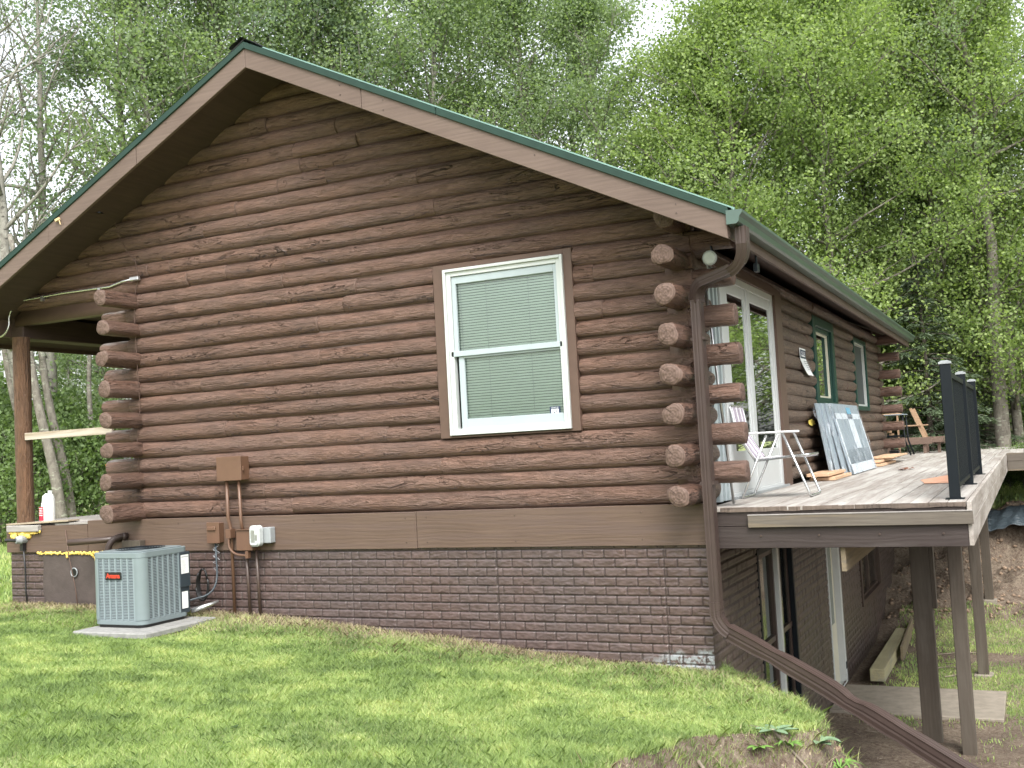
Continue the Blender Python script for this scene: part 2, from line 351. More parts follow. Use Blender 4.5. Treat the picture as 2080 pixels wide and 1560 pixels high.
def frame_M(o, x, y):
    x = Vector(x).normalized(); y = Vector(y).normalized(); z = x.cross(y)
    return Matrix(((x.x, y.x, z.x, o[0]), (x.y, y.y, z.y, o[1]), (x.z, y.z, z.z, o[2]), (0, 0, 0, 1)))

# ================================================================== GROUND
CREST = [(-.5, .35), (-.02, .3), (.14, .12), (.42, -.12), (.85, -.6), (1.12, -1.15), (1.15, -1.7), (1.0, -1.98), (.74, -2.12), (.55, -2.42), (.47, -2.9), (.38, -3.6), (.5, -4.6), (1.3, -5.8), (2.6, -6.9), (5, -7.6), (12, -8.2), (60, -10), (60, 60), (-.5, 60)]
def sdist(x, y, poly):
    """signed distance, positive inside"""
    d = np.full(x.shape, 1e9); ins = np.zeros(x.shape, bool); n = len(poly)
    for i in range(n):
        ax, ay = poly[i]; bx_, by = poly[(i+1) % n]
        ex, ey = bx_-ax, by-ay; t_ = np.clip(((x-ax)*ex+(y-ay)*ey)/(ex*ex+ey*ey), 0, 1)
        d = np.minimum(d, np.hypot(x-ax-ex*t_, y-ay-ey*t_))
        c = ((ay > y) != (by > y)) & (x < (bx_-ax)*(y-ay)/((by-ay) if by != ay else 1e-9)+ax); ins ^= c
    return np.where(ins, d, -d)
def lawn_z(x, y):
    zw = np.interp(x, [-40, -8.8, -6.1, -4.9, -3, 0, 1.5, 6], [-1.0, -1.04, -1.07, -1.11, -1.27, -1.53, -1.66, -1.5])
    zf = -1.02 - .012*np.clip(x, -5, 5)
    k = sstep(0, 6.5, -y)
    z = zw*(1-k)+zf*k
    back = sstep(2, 12, y); z = z*(1-back)+(-1.0)*back
    z = z - .05*np.exp(-(((x+5.9)/.9)**2+((y+1.2)/.7)**2)**2)
    return z + .025*noise3(x*.8, y*.8, 3) + .01*noise3(x*3, y*3, 5)
def pit_z(x, y):
    z = np.interp(y, [-9, -1, 2, 5, 10.3, 11.9, 13.3, 14.3, 14.9, 15.5, 17, 24], [-2.7, -2.85, -3.0, -3.14, -3.13, -2.7, -2.3, -2.05, -1.5, -1.15, -1.02, -1.0])
    z = z + sstep(10, 16, x)*1.0*(1-sstep(12, 16, y))
    rough = sstep(10.5, 12, y)*(1-sstep(15.2, 16.5, y))
    z = z + rough*(.22*fbm(x*1.3, y*1.3, 9, 4)+.10*noise3(x*5, y*5, 2)) + .035*fbm(x*2.2, y*2.2, 11, 3)
    # hollow under the tarp
    z = z - .55*np.exp(-(((x-2.35)/.45)**2+((y-14.4)/.35)**2))
    # hollow against the house
    z = z - .35*np.exp(-(((x-.55)/.5)**2+((y-13.0)/.5)**2))
    return z
def H(x, y):
    x = np.asarray(x, float); y = np.asarray(y, float)
    d = sdist(x, y, CREST)
    dn = d + .10*fbm(x*2.3, y*2.3, 4, 3)*(y < 0.1)
    wid = np.where(y > .1, .12, 1.35)
    k = np.clip(dn/wid, 0, 1); k = k**.62*(1-.0*k)
    k = np.where(y > .1, sstep(0, 1, k), k)
    z = lawn_z(x, y)*(1-k)+pit_z(x, y)*k
    bank = np.clip(dn/.25, 0, 1)*(1-sstep(1.2, 2.0, dn))*(y < .5)
    return z + bank*(.17*fbm(x*3.5, y*3.5, 21, 5)+.07*noise3(x*10, y*10, 7)+.03*noise3(x*24, y*24, 2))
def ax_coords(lo, hi, st, far):
    c = list(np.arange(lo, hi, st)); s_ = st; a = hi; r = []
    while a < far: r.append(a); s_ *= 1.25; a += s_
    s_ = st; b = lo-st; l = []
    while b > -far: l.append(b); s_ *= 1.25; b -= s_
    return np.array(l[::-1]+c+r)
gx = ax_coords(-10, 4.5, .07, 250); gy = ax_coords(-10, 18, .07, 250)
gx = np.unique(np.concatenate([gx, np.arange(.1, 2.6, .03)])); gy = np.unique(np.concatenate([gy, np.arange(-4.2, .6, .03)]))
GX, GY = np.meshgrid(gx, gy, indexing='ij'); GZ = H(GX, GY)
D = sdist(GX, GY, CREST)
pitm = sstep(-.13, -.03, D+.05*fbm(GX*4, GY*4, 2, 3))
gr = np.clip(.5*sstep(-.05, .4, fbm(GX*.55, GY*.55, 31, 4)), 0, 1)*sstep(2.5, 4.5, GY)*(1-sstep(11, 12.5, GY))*sstep(.5, 1.1, GX)
dirt = pitm*(1-gr); far = sstep(15.3, 16.2, GY+.5*noise3(GX, GY, 5)); dirt *= (1-far)
strip = (1-sstep(.12, .75, -GY+.3*fbm(GX*1.1, GY*1.1, 3, 3)))*(GY < .3)*sstep(-6.9, -6.4, GX)*(1-sstep(-1.6, -.6, GX))*.9
strip = np.maximum(strip, (1-sstep(.3, 1.0, -GY))*(1-sstep(-7.5, -7.0, GX))*sstep(-8.9, -8.6, GX)*.75*(GY < .3))
strip = np.maximum(strip, .8*np.exp(-(((GX+5.0)/.7)**2+((GY+.5)/.5)**2)))
dirt = np.maximum(dirt, strip)
m = MB(); m.grid(np.stack([GX, GY, GZ], -1))
g = m.build('ground', 'soil_and_turf', smooth=True, loc=(0, 0, 0), attrs={'dirt': dirt}); g['kind'] = 'structure'

# ================================================================== CABIN
C = .178; W = 6.94; L = 13.75; PX = -9.05     # log course, gable width, house length, porch end
cabin = thing('log_cabin', 'brown painted log cabin with green metal roof on a faux brick foundation', 'cabin', (-4.5, 6.9, -1.5))
def log(mb, axis, s0, s1, c1, c2, r, seed, caps=(True, True), mi=0, cmi=1, step=.022, nseg=20, oval=1.0):
    n = max(4, int((s1-s0)/step)); s = np.linspace(s0, s1, n); th = np.linspace(0, 2*math.pi, nseg+1)
    S, T = np.meshgrid(s, th, indexing='ij'); cx, cz = np.cos(T), np.sin(T)
    rr = r*(1+.035*noise3(S*.7, seed*3.7, 1)+.05*noise3(S*1.6, cx*1.3+seed, cz*1.3)+.03*noise3(S*4.5, cx*3+seed, cz*3)+.026*noise3(S*13, cx*6+seed, cz*6)+.014*noise3(S*30, cx*11+seed, cz*11))
    rr *= 1-.35*np.exp(-np.minimum(S-s0, s1-S)/.008)*.12
    wob = .006*noise3(S*.5, seed, 9)
    if axis == 'y' or s1-s0 < 1: rr = rr*(1+.07*np.sin(2*T+seed*1.9)+.035*np.sin(3*T+seed*2.7)+.02*np.sin(5*T+seed))
    A, B = c1+rr*np.sign(cx)*np.abs(cx)**.86, c2+.955*rr*np.sign(cz)*np.abs(cz)**.9*oval+wob
    P = np.stack([S, A, B], -1) if axis == 'x' else np.stack([A, S, B], -1)
    lc = np.stack([S, T*r, np.full_like(S, seed*3.713)], -1).reshape(-1, 3)
    mb.grid(P if axis == 'x' else P[:, ::-1], mi, lc if axis == 'x' else np.stack([S, T*r, np.full_like(S, seed*3.713)], -1)[:, ::-1].reshape(-1, 3))
    for e, on in ((0, caps[0]), (-1, caps[1])):
        if not on: continue
        rim = P[e, :-1]; cen = rim.mean(0); sg = -1 if e == 0 else 1; k = 0 if axis == 'x' else 1
        rings = [cen[None]]; mid = cen+(rim-cen)*.955; mid[:, k] += sg*.006; inner = cen+(rim-cen)*.45; inner[:, k] += sg*(.007+.006*np.sin(np.arange(len(rim))*1.7+seed)); rings[0] = cen[None].copy(); rings[0][0, k] += sg*.007
        V = np.concatenate([rings[0], inner, mid, rim]); nn = len(rim); F = []
        for j in range(nn):
            j2 = (j+1) % nn; F.append((0, 1+j, 1+j2))
            for q in (0, 1): F.append((1+q*nn+j, 1+(q+1)*nn+j, 1+(q+1)*nn+j2, 1+q*nn+j2))
        o = (1, 2) if axis == 'x' else (0, 2)
        l2 = np.stack([V[:, o[0]]-cen[o[0]]+.01*math.sin(seed), V[:, o[1]]-cen[o[1]], np.full(len(V), seed*1.)], -1)
        mb.add(V, F, cmi, l2)
def roof_under(x): return 4.80-.5*abs(x+4.5)
gw = MB(); rs = random.Random(3)
WX0, WX1, WZ0, WZ1 = -2.70, -1.16, .72, 2.49
nc = 27
FIX = {0: [-5.6, -4.6], 1: [-4.98], 2: [-2.72, -5.9], 3: [-6.2], 4: [-3.35], 5: [-5.5]}
for k in range(nc):
    zc = C*(k+.5)
    half = (4.80-zc)/.5 if zc < 4.8 else 0
    x1 = min(0.02, -4.5+half+.22); x0 = -W
    if k >= 15: x0 = max(PX, -4.5-half-.22)
    if k < 15 and k % 2 == 1: x0 = -W-.0
    joints = FIX.get(k, sorted(rs.uniform(x0+.6, x1-.6) for _ in range(rs.choice([1, 2, 2, 1]))) if x1-x0 > 1.6 else [])
    cuts = sorted(j for j in joints if x0+.3 < j < x1-.3)
    spans = list(zip([x0]+cuts, cuts+[x1]))
    out = []
    for a, b in spans:
        if 4 <= k <= 13:
            if a < WX0 < b: out.append((a, WX0+rs.uniform(-.015, .012)))
            elif b <= WX0: out.append((a, b))
            if a < WX1 < b: out.append((WX1+rs.uniform(-.012, .015), b))
            elif a >= WX1: out.append((a, b))
        else: out.append((a, b))
    for a, b in out:
        if b-a < .08: continue
        rr = .099+rs.uniform(-.007, .008)
        log(gw, 'x', a, b-.008, .1+rs.uniform(-.008, .006), zc, rr, k*7+int(a*10) % 50+1, oval=.98)
gw.box(-W+.02, -.03, .058, .2, 0.005, .712, 2); gw.box(-W+.02, WX0, .058, .2, .712, 2.49, 2); gw.box(WX1, -.03, .058, .2, .712, 2.49, 2)
gw.prism([(-8.9, 2.6), (-8.9, 2.49), (-.02, 2.49), (-.02, 2.5), (-4.5, 4.75)], .058, .2, 'Y', 2)
gw.build('gable_wall', ['painted_log', 'log_end_grain', 'casing_brown'], cabin, smooth=True, uselc=True)
# corner logs
def one_log(name, mats, *a, **k):
    m = MB(); log(m, *a, **k); return m.build(name, mats, cabin, smooth=True, uselc=True)
for k in range(8):
    zc = C*(2*k+.5); p = .47 + rs.uniform(-.02, .02)
    one_log('log_end', ['painted_log', 'log_end_grain'], 'y', -(p if k < 7 else .33), .05, -.1-.012*(k > 5), zc, .103, 200+k, (True, False), nseg=24)
    one_log('log_end', ['painted_log', 'log_end_grain'], 'y', -p-(.03 if k == 0 else 0), .05, -W+.1, zc, .098+(.01 if k == 0 else 0), 230+k, (True, False), nseg=24)
for k in range(7):
    zc = C*(2*k+1.5); p = .385+rs.uniform(-.015, .015)
    one_log('log_end', ['painted_log', 'side_end_grain'], 'x', -.05, p, .1, zc, .1, 260+k, (False, True), nseg=24)
    one_log('log_end', ['weathered_log', 'log_end_grain'], 'x', -W-.42-rs.uniform(-.02, .04), -W+.05, .1, zc, .094, 290+k, (True, False), nseg=24)
    one_log('log_end', ['painted_log', 'side_end_grain'], 'x', -.05, .385+rs.uniform(-.01, .01), L-.1, zc, .1, 320+k, (False, True))
    one_log('log_end', ['side_log', 'side_end_grain'], 'y', L-.05, L+.38, -.1, zc-C, .1, 350+k, (False, True))
# side wall
DY0, DY1, DZ1 = .66, 3.98, 2.30
GW = (6.15, 7.95, .93, 2.27); FW = (10.15, 11.75, .93, 2.24)
sw = MB()
for k in range(14):
    zc = C*(k+.5); holes = []
    if zc < DZ1: holes.append((DY0, DY1))
    for (a, b, z0, z1) in (GW, FW):
        if z0-.02 < zc < z1+.02: holes.append((a, b))
    if .3 < zc: pass
    js = sorted(rs.uniform(4.5, 13) for _ in range(2)); pts = [.0]; segs = []
    cur = .02
    for (a, b) in holes+[(L, L)]:
        for j in js:
            if cur+.4 < j < a-.4: segs.append((cur, j)); cur = j
        segs.append((cur, a)); cur = b
    for a, b in segs:
        if b-a > .1: log(sw, 'y', a, b-.004, -.1+rs.uniform(-.008, .008), zc, .1+rs.uniform(-.005, .006), 400+k*9+int(a*3), step=.06, nseg=16)
sw.box(-.24, -.06, .02, DY0, 0, 2.49, 2); sw.box(-.24, -.06, DY0, DY1, DZ1, 2.49, 2); sw.box(-.24, -.06, DY1, L, 0, .93, 2)
for a, b in ((DY1, GW[0]), (GW[1], FW[0]), (FW[1], L)): sw.box(-.24, -.06, a, b, .93, 2.49, 2)
sw.build('side_wall', ['side_log', 'side_end_grain', 'casing_brown'], cabin, smooth=True, uselc=True)
m = MB(); m.box(-W, -W+.2, .2, L, -.05, 2.6); m.box(-W, -.1, L-.2, L, -.05, 2.6)
m.prism([(-W, 2.6), (-.1, 2.6), (-4.5, 4.75)], L-.2, L, 'Y'); m.build('back_wall', 'brown_board', cabin)
# interior floor keeps the windows dark
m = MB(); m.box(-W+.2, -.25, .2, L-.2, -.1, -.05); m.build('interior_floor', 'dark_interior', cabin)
# skirt boards
m = MB(); m.box(-3.02, .035, -.03, .1, -.38, -.006); m.box(-W-.7, -3.026, -.028, .1, -.385, -.010); m.box(PX, -W-.706, -.03, .1, -.385, -.055)
m.build('skirt_board', 'brown_board', cabin, bevel=.004)
m = MB(); m.box(PX, PX+.04, .1, L, -.385, -.055); m.build('skirt_board', 'brown_board', cabin)
# foundation: embossed faux brick panels as relief sheets
def brick_sheet(u0, u1, v0, v1, du, dv_, toxyz, mat, name, holes=(), wearf=None, skip=None, bl=.215, bh=.0873, top=None):
    u = np.arange(u0, u1+du, du); u[-1] = u1; v = np.arange(v0, v1+dv_, dv_); v[-1] = v1
    U, V = np.meshgrid(u, v, indexing='ij')
    Vt = (top if top is not None else v1)-V; row = np.floor(Vt/bh).astype(int); fv = Vt/bh-row
    panel = np.floor((U-u0)/1.72)
    uu = U+.5*bl*(row % 2)+.037*panel*(row*0+1)
    # a few odd half bricks at panel joints
    fu = uu/bl; bi = np.floor(fu); fu = fu-bi
    eu = np.minimum(fu, 1-fu)*bl; ev = np.minimum(fv, 1-fv)*bh
    pj = np.abs(((U-u0) % 1.72)-.86); pj = .86-pj
    eu = np.minimum(eu, pj)
    e = np.minimum(eu, ev); body = sstep(.0035, .010, e)
    rid = bi*13.7+row*7.3
    wx = noise3(U*16+rid, V*16, 3)
    rip = noise3(U*17+rid, V*62+wx*1.2, 5)*.6+noise3(U*40+rid, V*85, 8)*.4
    d = .015*body*(1+.15*noise3(rid, 1, 2))+.0042*rip*body
    m = MB(); P = toxyz(U, V, d)
    m.grid(P)
    if holes:
        keep = []
        idxu, idxv = U[:-1, :-1]+du/2, V[:-1, :-1]+dv_/2
        ok = np.ones(idxu.shape, bool)
        for (a, b, c, d_) in holes: ok &= ~((idxu > a) & (idxu < b) & (idxv > c) & (idxv < d_))
        okf = ok.reshape(-1); m.f = [f for f, q in zip(m.f, okf) if q]; m.mi = [0]*len(m.f)
    at = {'groove': 1-sstep(.003, .0085, e), 'wear': wearf(U, V) if wearf else U*0}
    return m.build(name, mat, cabin, smooth=True, attrs=at)
def wear_g(U, V): return np.clip(sstep(-.75, -.35, U)*(1-sstep(-1.40, -1.33, V+.04*noise3(U*9, V*9, 1)))+.9*sstep(-1.6, -1.1, U)*(1-sstep(-1.52, -1.47, V)), 0, 1)
brick_sheet(PX+.03, 0, -1.62, -.37, .0075, .0075, lambda U, V, d: np.stack([U, .012-d, V], -1), 'faux_brick', 'foundation_wall', wearf=wear_g, top=-.41)
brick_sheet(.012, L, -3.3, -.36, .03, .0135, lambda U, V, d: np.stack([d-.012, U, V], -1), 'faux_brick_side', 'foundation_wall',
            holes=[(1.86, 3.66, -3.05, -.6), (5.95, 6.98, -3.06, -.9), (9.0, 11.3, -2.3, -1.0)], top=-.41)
m = MB(); m.box(PX+.05, -.3, .03, .22, -1.7, -.38); m.box(-.34, -.3, .2, L, -3.4, -.38); m.box(PX+.05, PX+.2, .2, L, -1.7, -.385); m.box(PX+.05, -.1, L-.2, L, -3.4, -.38)
m.box(-.3, -.03, .02, .2, -3.4, -.38)
m.build('foundation_core', 'dark_interior', cabin)
# cement patch by the AC unit
m = MB(); u = np.linspace(-8.42, -7.2, 70); v = np.linspace(-1.03, -.39, 40); U, V = np.meshgrid(u, v, indexing='ij')
edge = np.minimum(np.minimum(U+8.42, -7.2-U), V+1.03)+.02*noise3(U*9, V*9, 4)
P = np.stack([U+.02*noise3(V*7, U*0, 2)*(1-sstep(0, .1, U+8.42)), -.016-.006*sstep(0, .04, edge)+.004*fbm(U*5, V*5, 1), V+.03*noise3(U*7, V*0, 6)*(1-sstep(0, .1, V+1.03))], -1)
m.grid(P); m.build('cement_patch', 'cement_patch', cabin, smooth=True)
m = MB(); m.tube([(-7.875, -.04, -.63), (-7.875, -.02, -.63)], .047, 20); o = m.build('vent_hole', 'black_plastic', cabin)
rg = [(-7.875+.052*math.cos(a), -.04, -.63+.052*math.sin(a)) for a in np.linspace(0, 2*math.pi, 25)]
m = MB(); m.tube(rg, .008, 6); m.build('pipe_rim', 'grey_plastic', o, smooth=True)
def blob_strip(name, pts, r, mat, parent, seed=0, n=1):
    m = MB(); rn = random.Random(seed)
    for i in range(len(pts)-1):
        a, b = Vector(pts[i]), Vector(pts[i+1]); k = max(2, int((b-a).length/(r*.8)))
        for j in range(k):
            p = a.lerp(b, j/k)+Vector((rn.uniform(-r, r)*.5, rn.uniform(-r, r)*.3, rn.uniform(-r, r)*.6)); q = r*rn.uniform(.5, 1.25)
            th = np.linspace(0, 2*math.pi, 9); ph = np.linspace(0, math.pi, 6); T, Q = np.meshgrid(th, ph, indexing='ij')
            rr = q*(1+.35*noise3(np.cos(T)*1.5+j, np.sin(T)*1.5+i, Q*1.5))
            m.grid(np.stack([p.x+rr*np.sin(Q)*np.cos(T), p.y+.6*rr*np.sin(Q)*np.sin(T), p.z+rr*np.cos(Q)], -1)[::-1])
    return m.build(name, mat, parent, smooth=True)
blob_strip('foam_bead', [(-8.5, -.035, -.395), (-7.9, -.035, -.40), (-7.3, -.035, -.395)], .016, 'foam_yellow', cabin, 1)
blob_strip('foam_bead', [(-8.0, -.04, -.40), (-7.97, -.04, -.46)], .013, 'foam_yellow', cabin, 5)
blob_strip('foam_bead', [(-7.62, -.04, -.40), (-7.55, -.04, -.43), (-7.5, -.04, -.5)], .014, 'foam_yellow', cabin, 2)
blob_strip('foam_bead', [(-8.9, -.05, -.17), (-8.6, -.05, -.17)], .04, 'foam_yellow', cabin, 3)
blob_strip('foam_bead', [(-8.95, -.06, -.135), (-8.42, -.06, -.135)], .018, 'foam_yellow', cabin, 4)
# roof
YO, YE = -.65, L+.65; EX, RX, RZ, EZ = .53, -4.48, 5.02, 2.515; LX = -9.56
slab = lambda t0, t1: [(EX, EZ-t0), (EX, EZ-t1), (RX, RZ-t1), (LX, EZ-t1), (LX, EZ-t0), (RX, RZ-t0)]
m = MB()
m.prism([(EX-.02, EZ-.06), (EX-.02, EZ-.19), (RX, RZ-.20), (RX, RZ-.06)], YO+.045, YE-.045); m.prism([(RX, RZ-.06), (RX, RZ-.20), (LX+.02, EZ-.19), (LX+.02, EZ-.06)], YO+.045, YE-.045)
m.build('soffit', 'soffit_board', cabin)
# rake boards, two lengths each side with a visible joint
def rake(x0, x1, y0, y1, name='rake_board'):
    z = lambda x: RZ-.5*abs(x-RX)
    m = MB(); m.prism([(x0, z(x0)-.055), (x0, z(x0)-.265), (x1, z(x1)-.265), (x1, z(x1)-.055)], y0, y1); return m.build(name, 'rake_board_paint', cabin, bevel=.004)
for y0, y1 in ((YO, YO+.04), (YE-.04, YE)):
    rake(EX, -3.05, y0, y1); rake(-3.056, RX+.001, y0+.002, y1); rake(RX-.001, -6.05, y0, y1); rake(-6.056, -7.45, y0-.003, y1); rake(-7.456, LX, y0, y1)
def trim(x0, x1):
    z = lambda x: RZ-.5*abs(x-RX)
    m = MB(); m.prism([(x0, z(x0)+.008), (x0, z(x0)-.062), (x1, z(x1)-.062), (x1, z(x1)+.008)], YO-.02, YO+.03); m.build('rake_trim', 'trim_green', cabin, bevel=.004); m = MB(); m.prism([(x0, z(x0)+.008), (x0, z(x0)-.062), (x1, z(x1)-.062), (x1, z(x1)+.008)], YE-.03, YE+.02)
    return m.build('rake_trim', 'trim_green', cabin, bevel=.004)
trim(EX+.02, -2.2); trim(-2.206, RX); trim(RX, LX-.02)
# metal roofing with ribs
def rib_profile(yy): 
    q = (yy % .229); return np.where(np.abs(q-.115) < .012, .026, np.where(np.abs(q-.115) < .022, .012, 0))
ys = np.unique(np.concatenate([np.arange(YO-.02, YE+.02, .229)+d for d in (0, .093, .103, .127, .137)])); ys = ys[(ys > YO-.021) & (ys < YE+.021)]
for sgn, xe, mat in ((1, EX+.05, 'roof_green'), (-1, LX-.05, 'roof_green')):
    m = MB(); xs = np.array([RX, xe]); top = np.array([RZ, RZ-.5*abs(xe-RX)])
    X, Y = np.meshgrid(xs, ys, indexing='ij'); Zt = np.meshgrid(top, ys, indexing='ij')[0]+.012+rib_profile(Y-YO)
    P = np.stack([X, Y, Zt], -1); m.grid(P if sgn > 0 else P[::-1]); Pb = P.copy(); Pb[..., 2] -= .012; m.grid(Pb[::-1] if sgn > 0 else Pb)
    a = P[-1]; b = Pb[-1]; m.grid(np.stack([a, b], 0))
    m.build('metal_roof', mat, cabin)
m = MB(); m.prism([(RX-.22, RZ-.085), (RX, RZ+.035), (RX+.16, RZ-.045), (RX+.16, RZ-.03), (RX, RZ+.05), (RX-.22, RZ-.07)], YO+.0, YE+.02); m.build('ridge_cap', 'black_tar', cabin)
m = MB(); P0 = np.linspace(0, 1, 9); U, V = np.meshgrid(P0, np.linspace(-1, 1, 9), indexing='ij')
m.grid(np.stack([RX-.03+.17*V, YO-.03+.10*U, RZ+.055-.5*np.abs(.17*V)+.018*fbm(U*4, V*4, 1)], -1)); m.build('ridge_flashing', 'black_tar', cabin, smooth=True)
# eaves: fascia, gutter
m = MB(); m.box(EX-.03, EX, YO+.04, YE-.04, EZ-.24, EZ-.055); m.build('fascia_board', 'rake_board_paint', cabin)
m = MB(); m.box(LX, LX+.03, YO+.04, YE-.04, EZ-.24, EZ-.055); m.build('fascia_board', 'brown_board', cabin)
gut = MB(); gp = [(EX+.003, EZ-.03), (EX+.003, EZ-.15), (EX+.085, EZ-.15), (EX+.105, EZ-.135), (EX+.115, EZ-.09), (EX+.14, EZ-.06), (EX+.14, EZ-.035), (EX+.132, EZ-.035), (EX+.132, EZ-.058), (EX+.108, EZ-.085), (EX+.098, EZ-.13), (EX+.083, EZ-.144), (EX+.009, EZ-.144), (EX+.009, EZ-.03)]
gut.prism(gp, YO-.02, YE+.0, 'Y'); gut.prism([gp[i] for i in (0, 1, 2, 3, 4, 5, 6)], YO-.026, YO-.02, 'Y'); gut.prism([gp[i] for i in (0, 1, 2, 3, 4, 5, 6)], YE, YE+.006, 'Y')
gut.build('gutter', 'gutter_green', cabin)
# porch roof structure (left): beam on the post, ceiling, eave soffit
m = MB(); m.box(PX-.02, PX+.24, .1, L, 2.33, 2.62); m.build('porch_beam', 'soffit_board', cabin, bevel=.01)
m = MB(); m.box(PX+.24, -W, .2, L, 2.655, 2.675); m.build('porch_ceiling', 'porch_ceiling_board', cabin)
m = MB(); m.box(PX-.02, PX+.02, -.6, .1, 2.36, 2.6); m.build('porch_beam', 'brown_board', cabin)
for y in (.06, 4.6, 9.2, 13.4): one_post = MB(); 
def vlog(mb, x, y, z0, z1, r, seed, n=20):
    zz = np.linspace(z0, z1, 40); th = np.linspace(0, 2*math.pi, n+1); S, T = np.meshgrid(zz, th, indexing='ij'); rr = r*(1+.04*noise3(S*1.2, np.cos(T)+seed, np.sin(T))+.02*noise3(S*6, np.cos(T)*3, np.sin(T)*3+seed))
    mb.grid(np.stack([x+rr*np.cos(T), y+rr*np.sin(T), S], -1)[::-1], 0, np.stack([S, T*r, S*0+seed], -1)[::-1].reshape(-1, 3))
for i, y in enumerate((.10, 4.6, 9.2, 13.4)):
    m = MB(); vlog(m, PX+.20, y, -.05, 2.34, .105, 600+i); m.build('porch_post', 'post_log', cabin, smooth=True, uselc=True)
m = MB()
for i in range(14): m.box(PX+.02+i*.15, PX+.02+i*.15+.143, .1+.01*(i % 3), L, -.055, -.02)
m.build('porch_floor', 'grey_board', cabin, bevel=.003)
bx('porch_rail', (PX+.30, -W-.32, .03, .07, 1.02, 1.11), 'new_lumber_x', cabin)
m = MB(); m.box(PX+.02, -7.95, -.05, .14, -.028, -.008, rot=Matrix.Rotation(R_(-1.5), 3, 'Y')); m.build('porch_edge_board', 'new_lumber_x', cabin, bevel=.002)
m = MB(); m.box(-8.98, -8.42, -.09, -.032, -.125, -.045); m.build('porch_edge_board', 'grey_board', cabin, bevel=.006)
m = MB(); m.box(-8.2, -7.3, -.02, .12, -.05, -.025, rot=Matrix.Rotation(R_(-1), 3, 'Y')); m.build('porch_edge_board', 'grey_board', cabin, bevel=.002)

for (x, dz) in [(-3.3, -.1), (-3.3, -.2), (-2.8, -.1), (-2.8, -.2), (-1.2, -.12), (0.1, -.12), (.1, -.2), (-5.6, -.1), (-7.2, -.2), (-6.3, -.1)]:
    z = RZ-.5*abs(x-RX)+dz; m = MB(); m.tube([(x, YO+.002, z), (x, YO-.004, z)], .007, 6); m.build('nail_head', 'brown_metal_dark', cabin)
for x in (-.6, -1.9, -2.9, -3.15, -4.3, -6.2): 
    for z in (-.07, -.32): m = MB(); m.tube([(x, -.029, z), (x, -.034, z)], .006, 6); m.build('nail_head', 'brown_metal_dark', cabin)
# gable window
def ring(mb, x0, x1, z0, z1, t_, y0, y1, mi=0):
    tl, tr, tb, tt = t_ if hasattr(t_, '__len__') else (t_,)*4
    mb.box(x0, x0+tl, y0, y1, z0, z1, mi); mb.box(x1-tr, x1, y0, y1, z0, z1, mi); mb.box(x0+tl, x1-tr, y0, y1, z0, z0+tb, mi); mb.box(x0+tl, x1-tr, y0, y1, z1-tt, z1, mi)
m = MB(); ring(m, WX0, WX1, WZ0, WZ1, (.125, .09, .02, .05), -.004, .16); cas = m.build('window_casing', 'casing_brown', cabin, bevel=.003)
fx0, fx1, fz0, fz1 = -2.575, -1.25, .745, 2.435
m = MB(); ring(m, fx0, fx1, fz0, fz1, (.03, .03, .035, .03), -.035, .03); ring(m, fx0+.03, fx1-.03, fz0+.035, fz1-.03, (.05, .045, .03, .045), -.012, .06)
win = m.build('window', 'white_vinyl', cabin, bevel=.003)
zm = 1.575
m = MB(); ring(m, fx0+.082, fx1-.078, zm-.02, fz1-.078, (.045, .035, .04, .075), .005, .035); m.box(fx0+.05, fx1-.05, -.012, .03, zm-.035, zm+.02); m.build('window_sash', 'shade_vinyl', win, bevel=.003)
m = MB(); ring(m, fx0+.12, fx1-.06, fz0+.05, zm-.036, (.06, .022, .11, .02), .012, .04); m.build('window_sash', 'shade_vinyl', win, bevel=.003)
m = MB(); m.box(fx0+.1, fx1-.1, .036, .039, zm, fz1-.1); m.box(fx0+.15, fx1-.08, .041, .044, fz0+.1, zm-.03); m.build('window_pane', 'window_glass', win)
m = MB(); nsl = 53
for i in range(nsl):
    z = fz0+.12+(fz1-.1-fz0-.12)*i/nsl; m.box(fx0+.10, fx1-.07, .062, .0635, z-.0122, z+.0122, rot=Matrix.Rotation(R_(-22), 3, 'X'))
for x in (-2.42, -2.13, -1.66, -1.36): m.box(x-.0015, x+.0015, .054, .056, fz0+.1, fz1-.1, 1)
m.build('window_blind', ['blind_slat', 'ink_grey'], win)
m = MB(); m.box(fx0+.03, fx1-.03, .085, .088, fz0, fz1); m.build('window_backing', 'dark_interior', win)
m = MB(); m.box(-1.49, -1.38, .0335, .0345, .855, .97, 0); m.box(-1.472, -1.398, .032, .033, .885, .945, 1); m.box(-1.452, -1.44, .031, .032, .905, .935, 0); m.box(-1.43, -1.418, .031, .032, .91, .938, 0); m.box(-1.452, -1.432, .031, .032, .903, .911, 0)
dec = m.build('window_sticker', ['navy_ink', 'paper_white'], win)
text_mesh('sticker_text', 'SECURITY BY', .013, 'paper_white', dec, frame_M((-1.435, .0325, .958), (1, 0, 0), (0, 0, 1)))
text_mesh('sticker_text', '800-000-0000', .012, 'paper_white', dec, frame_M((-1.435, .0325, .868), (1, 0, 0), (0, 0, 1)))
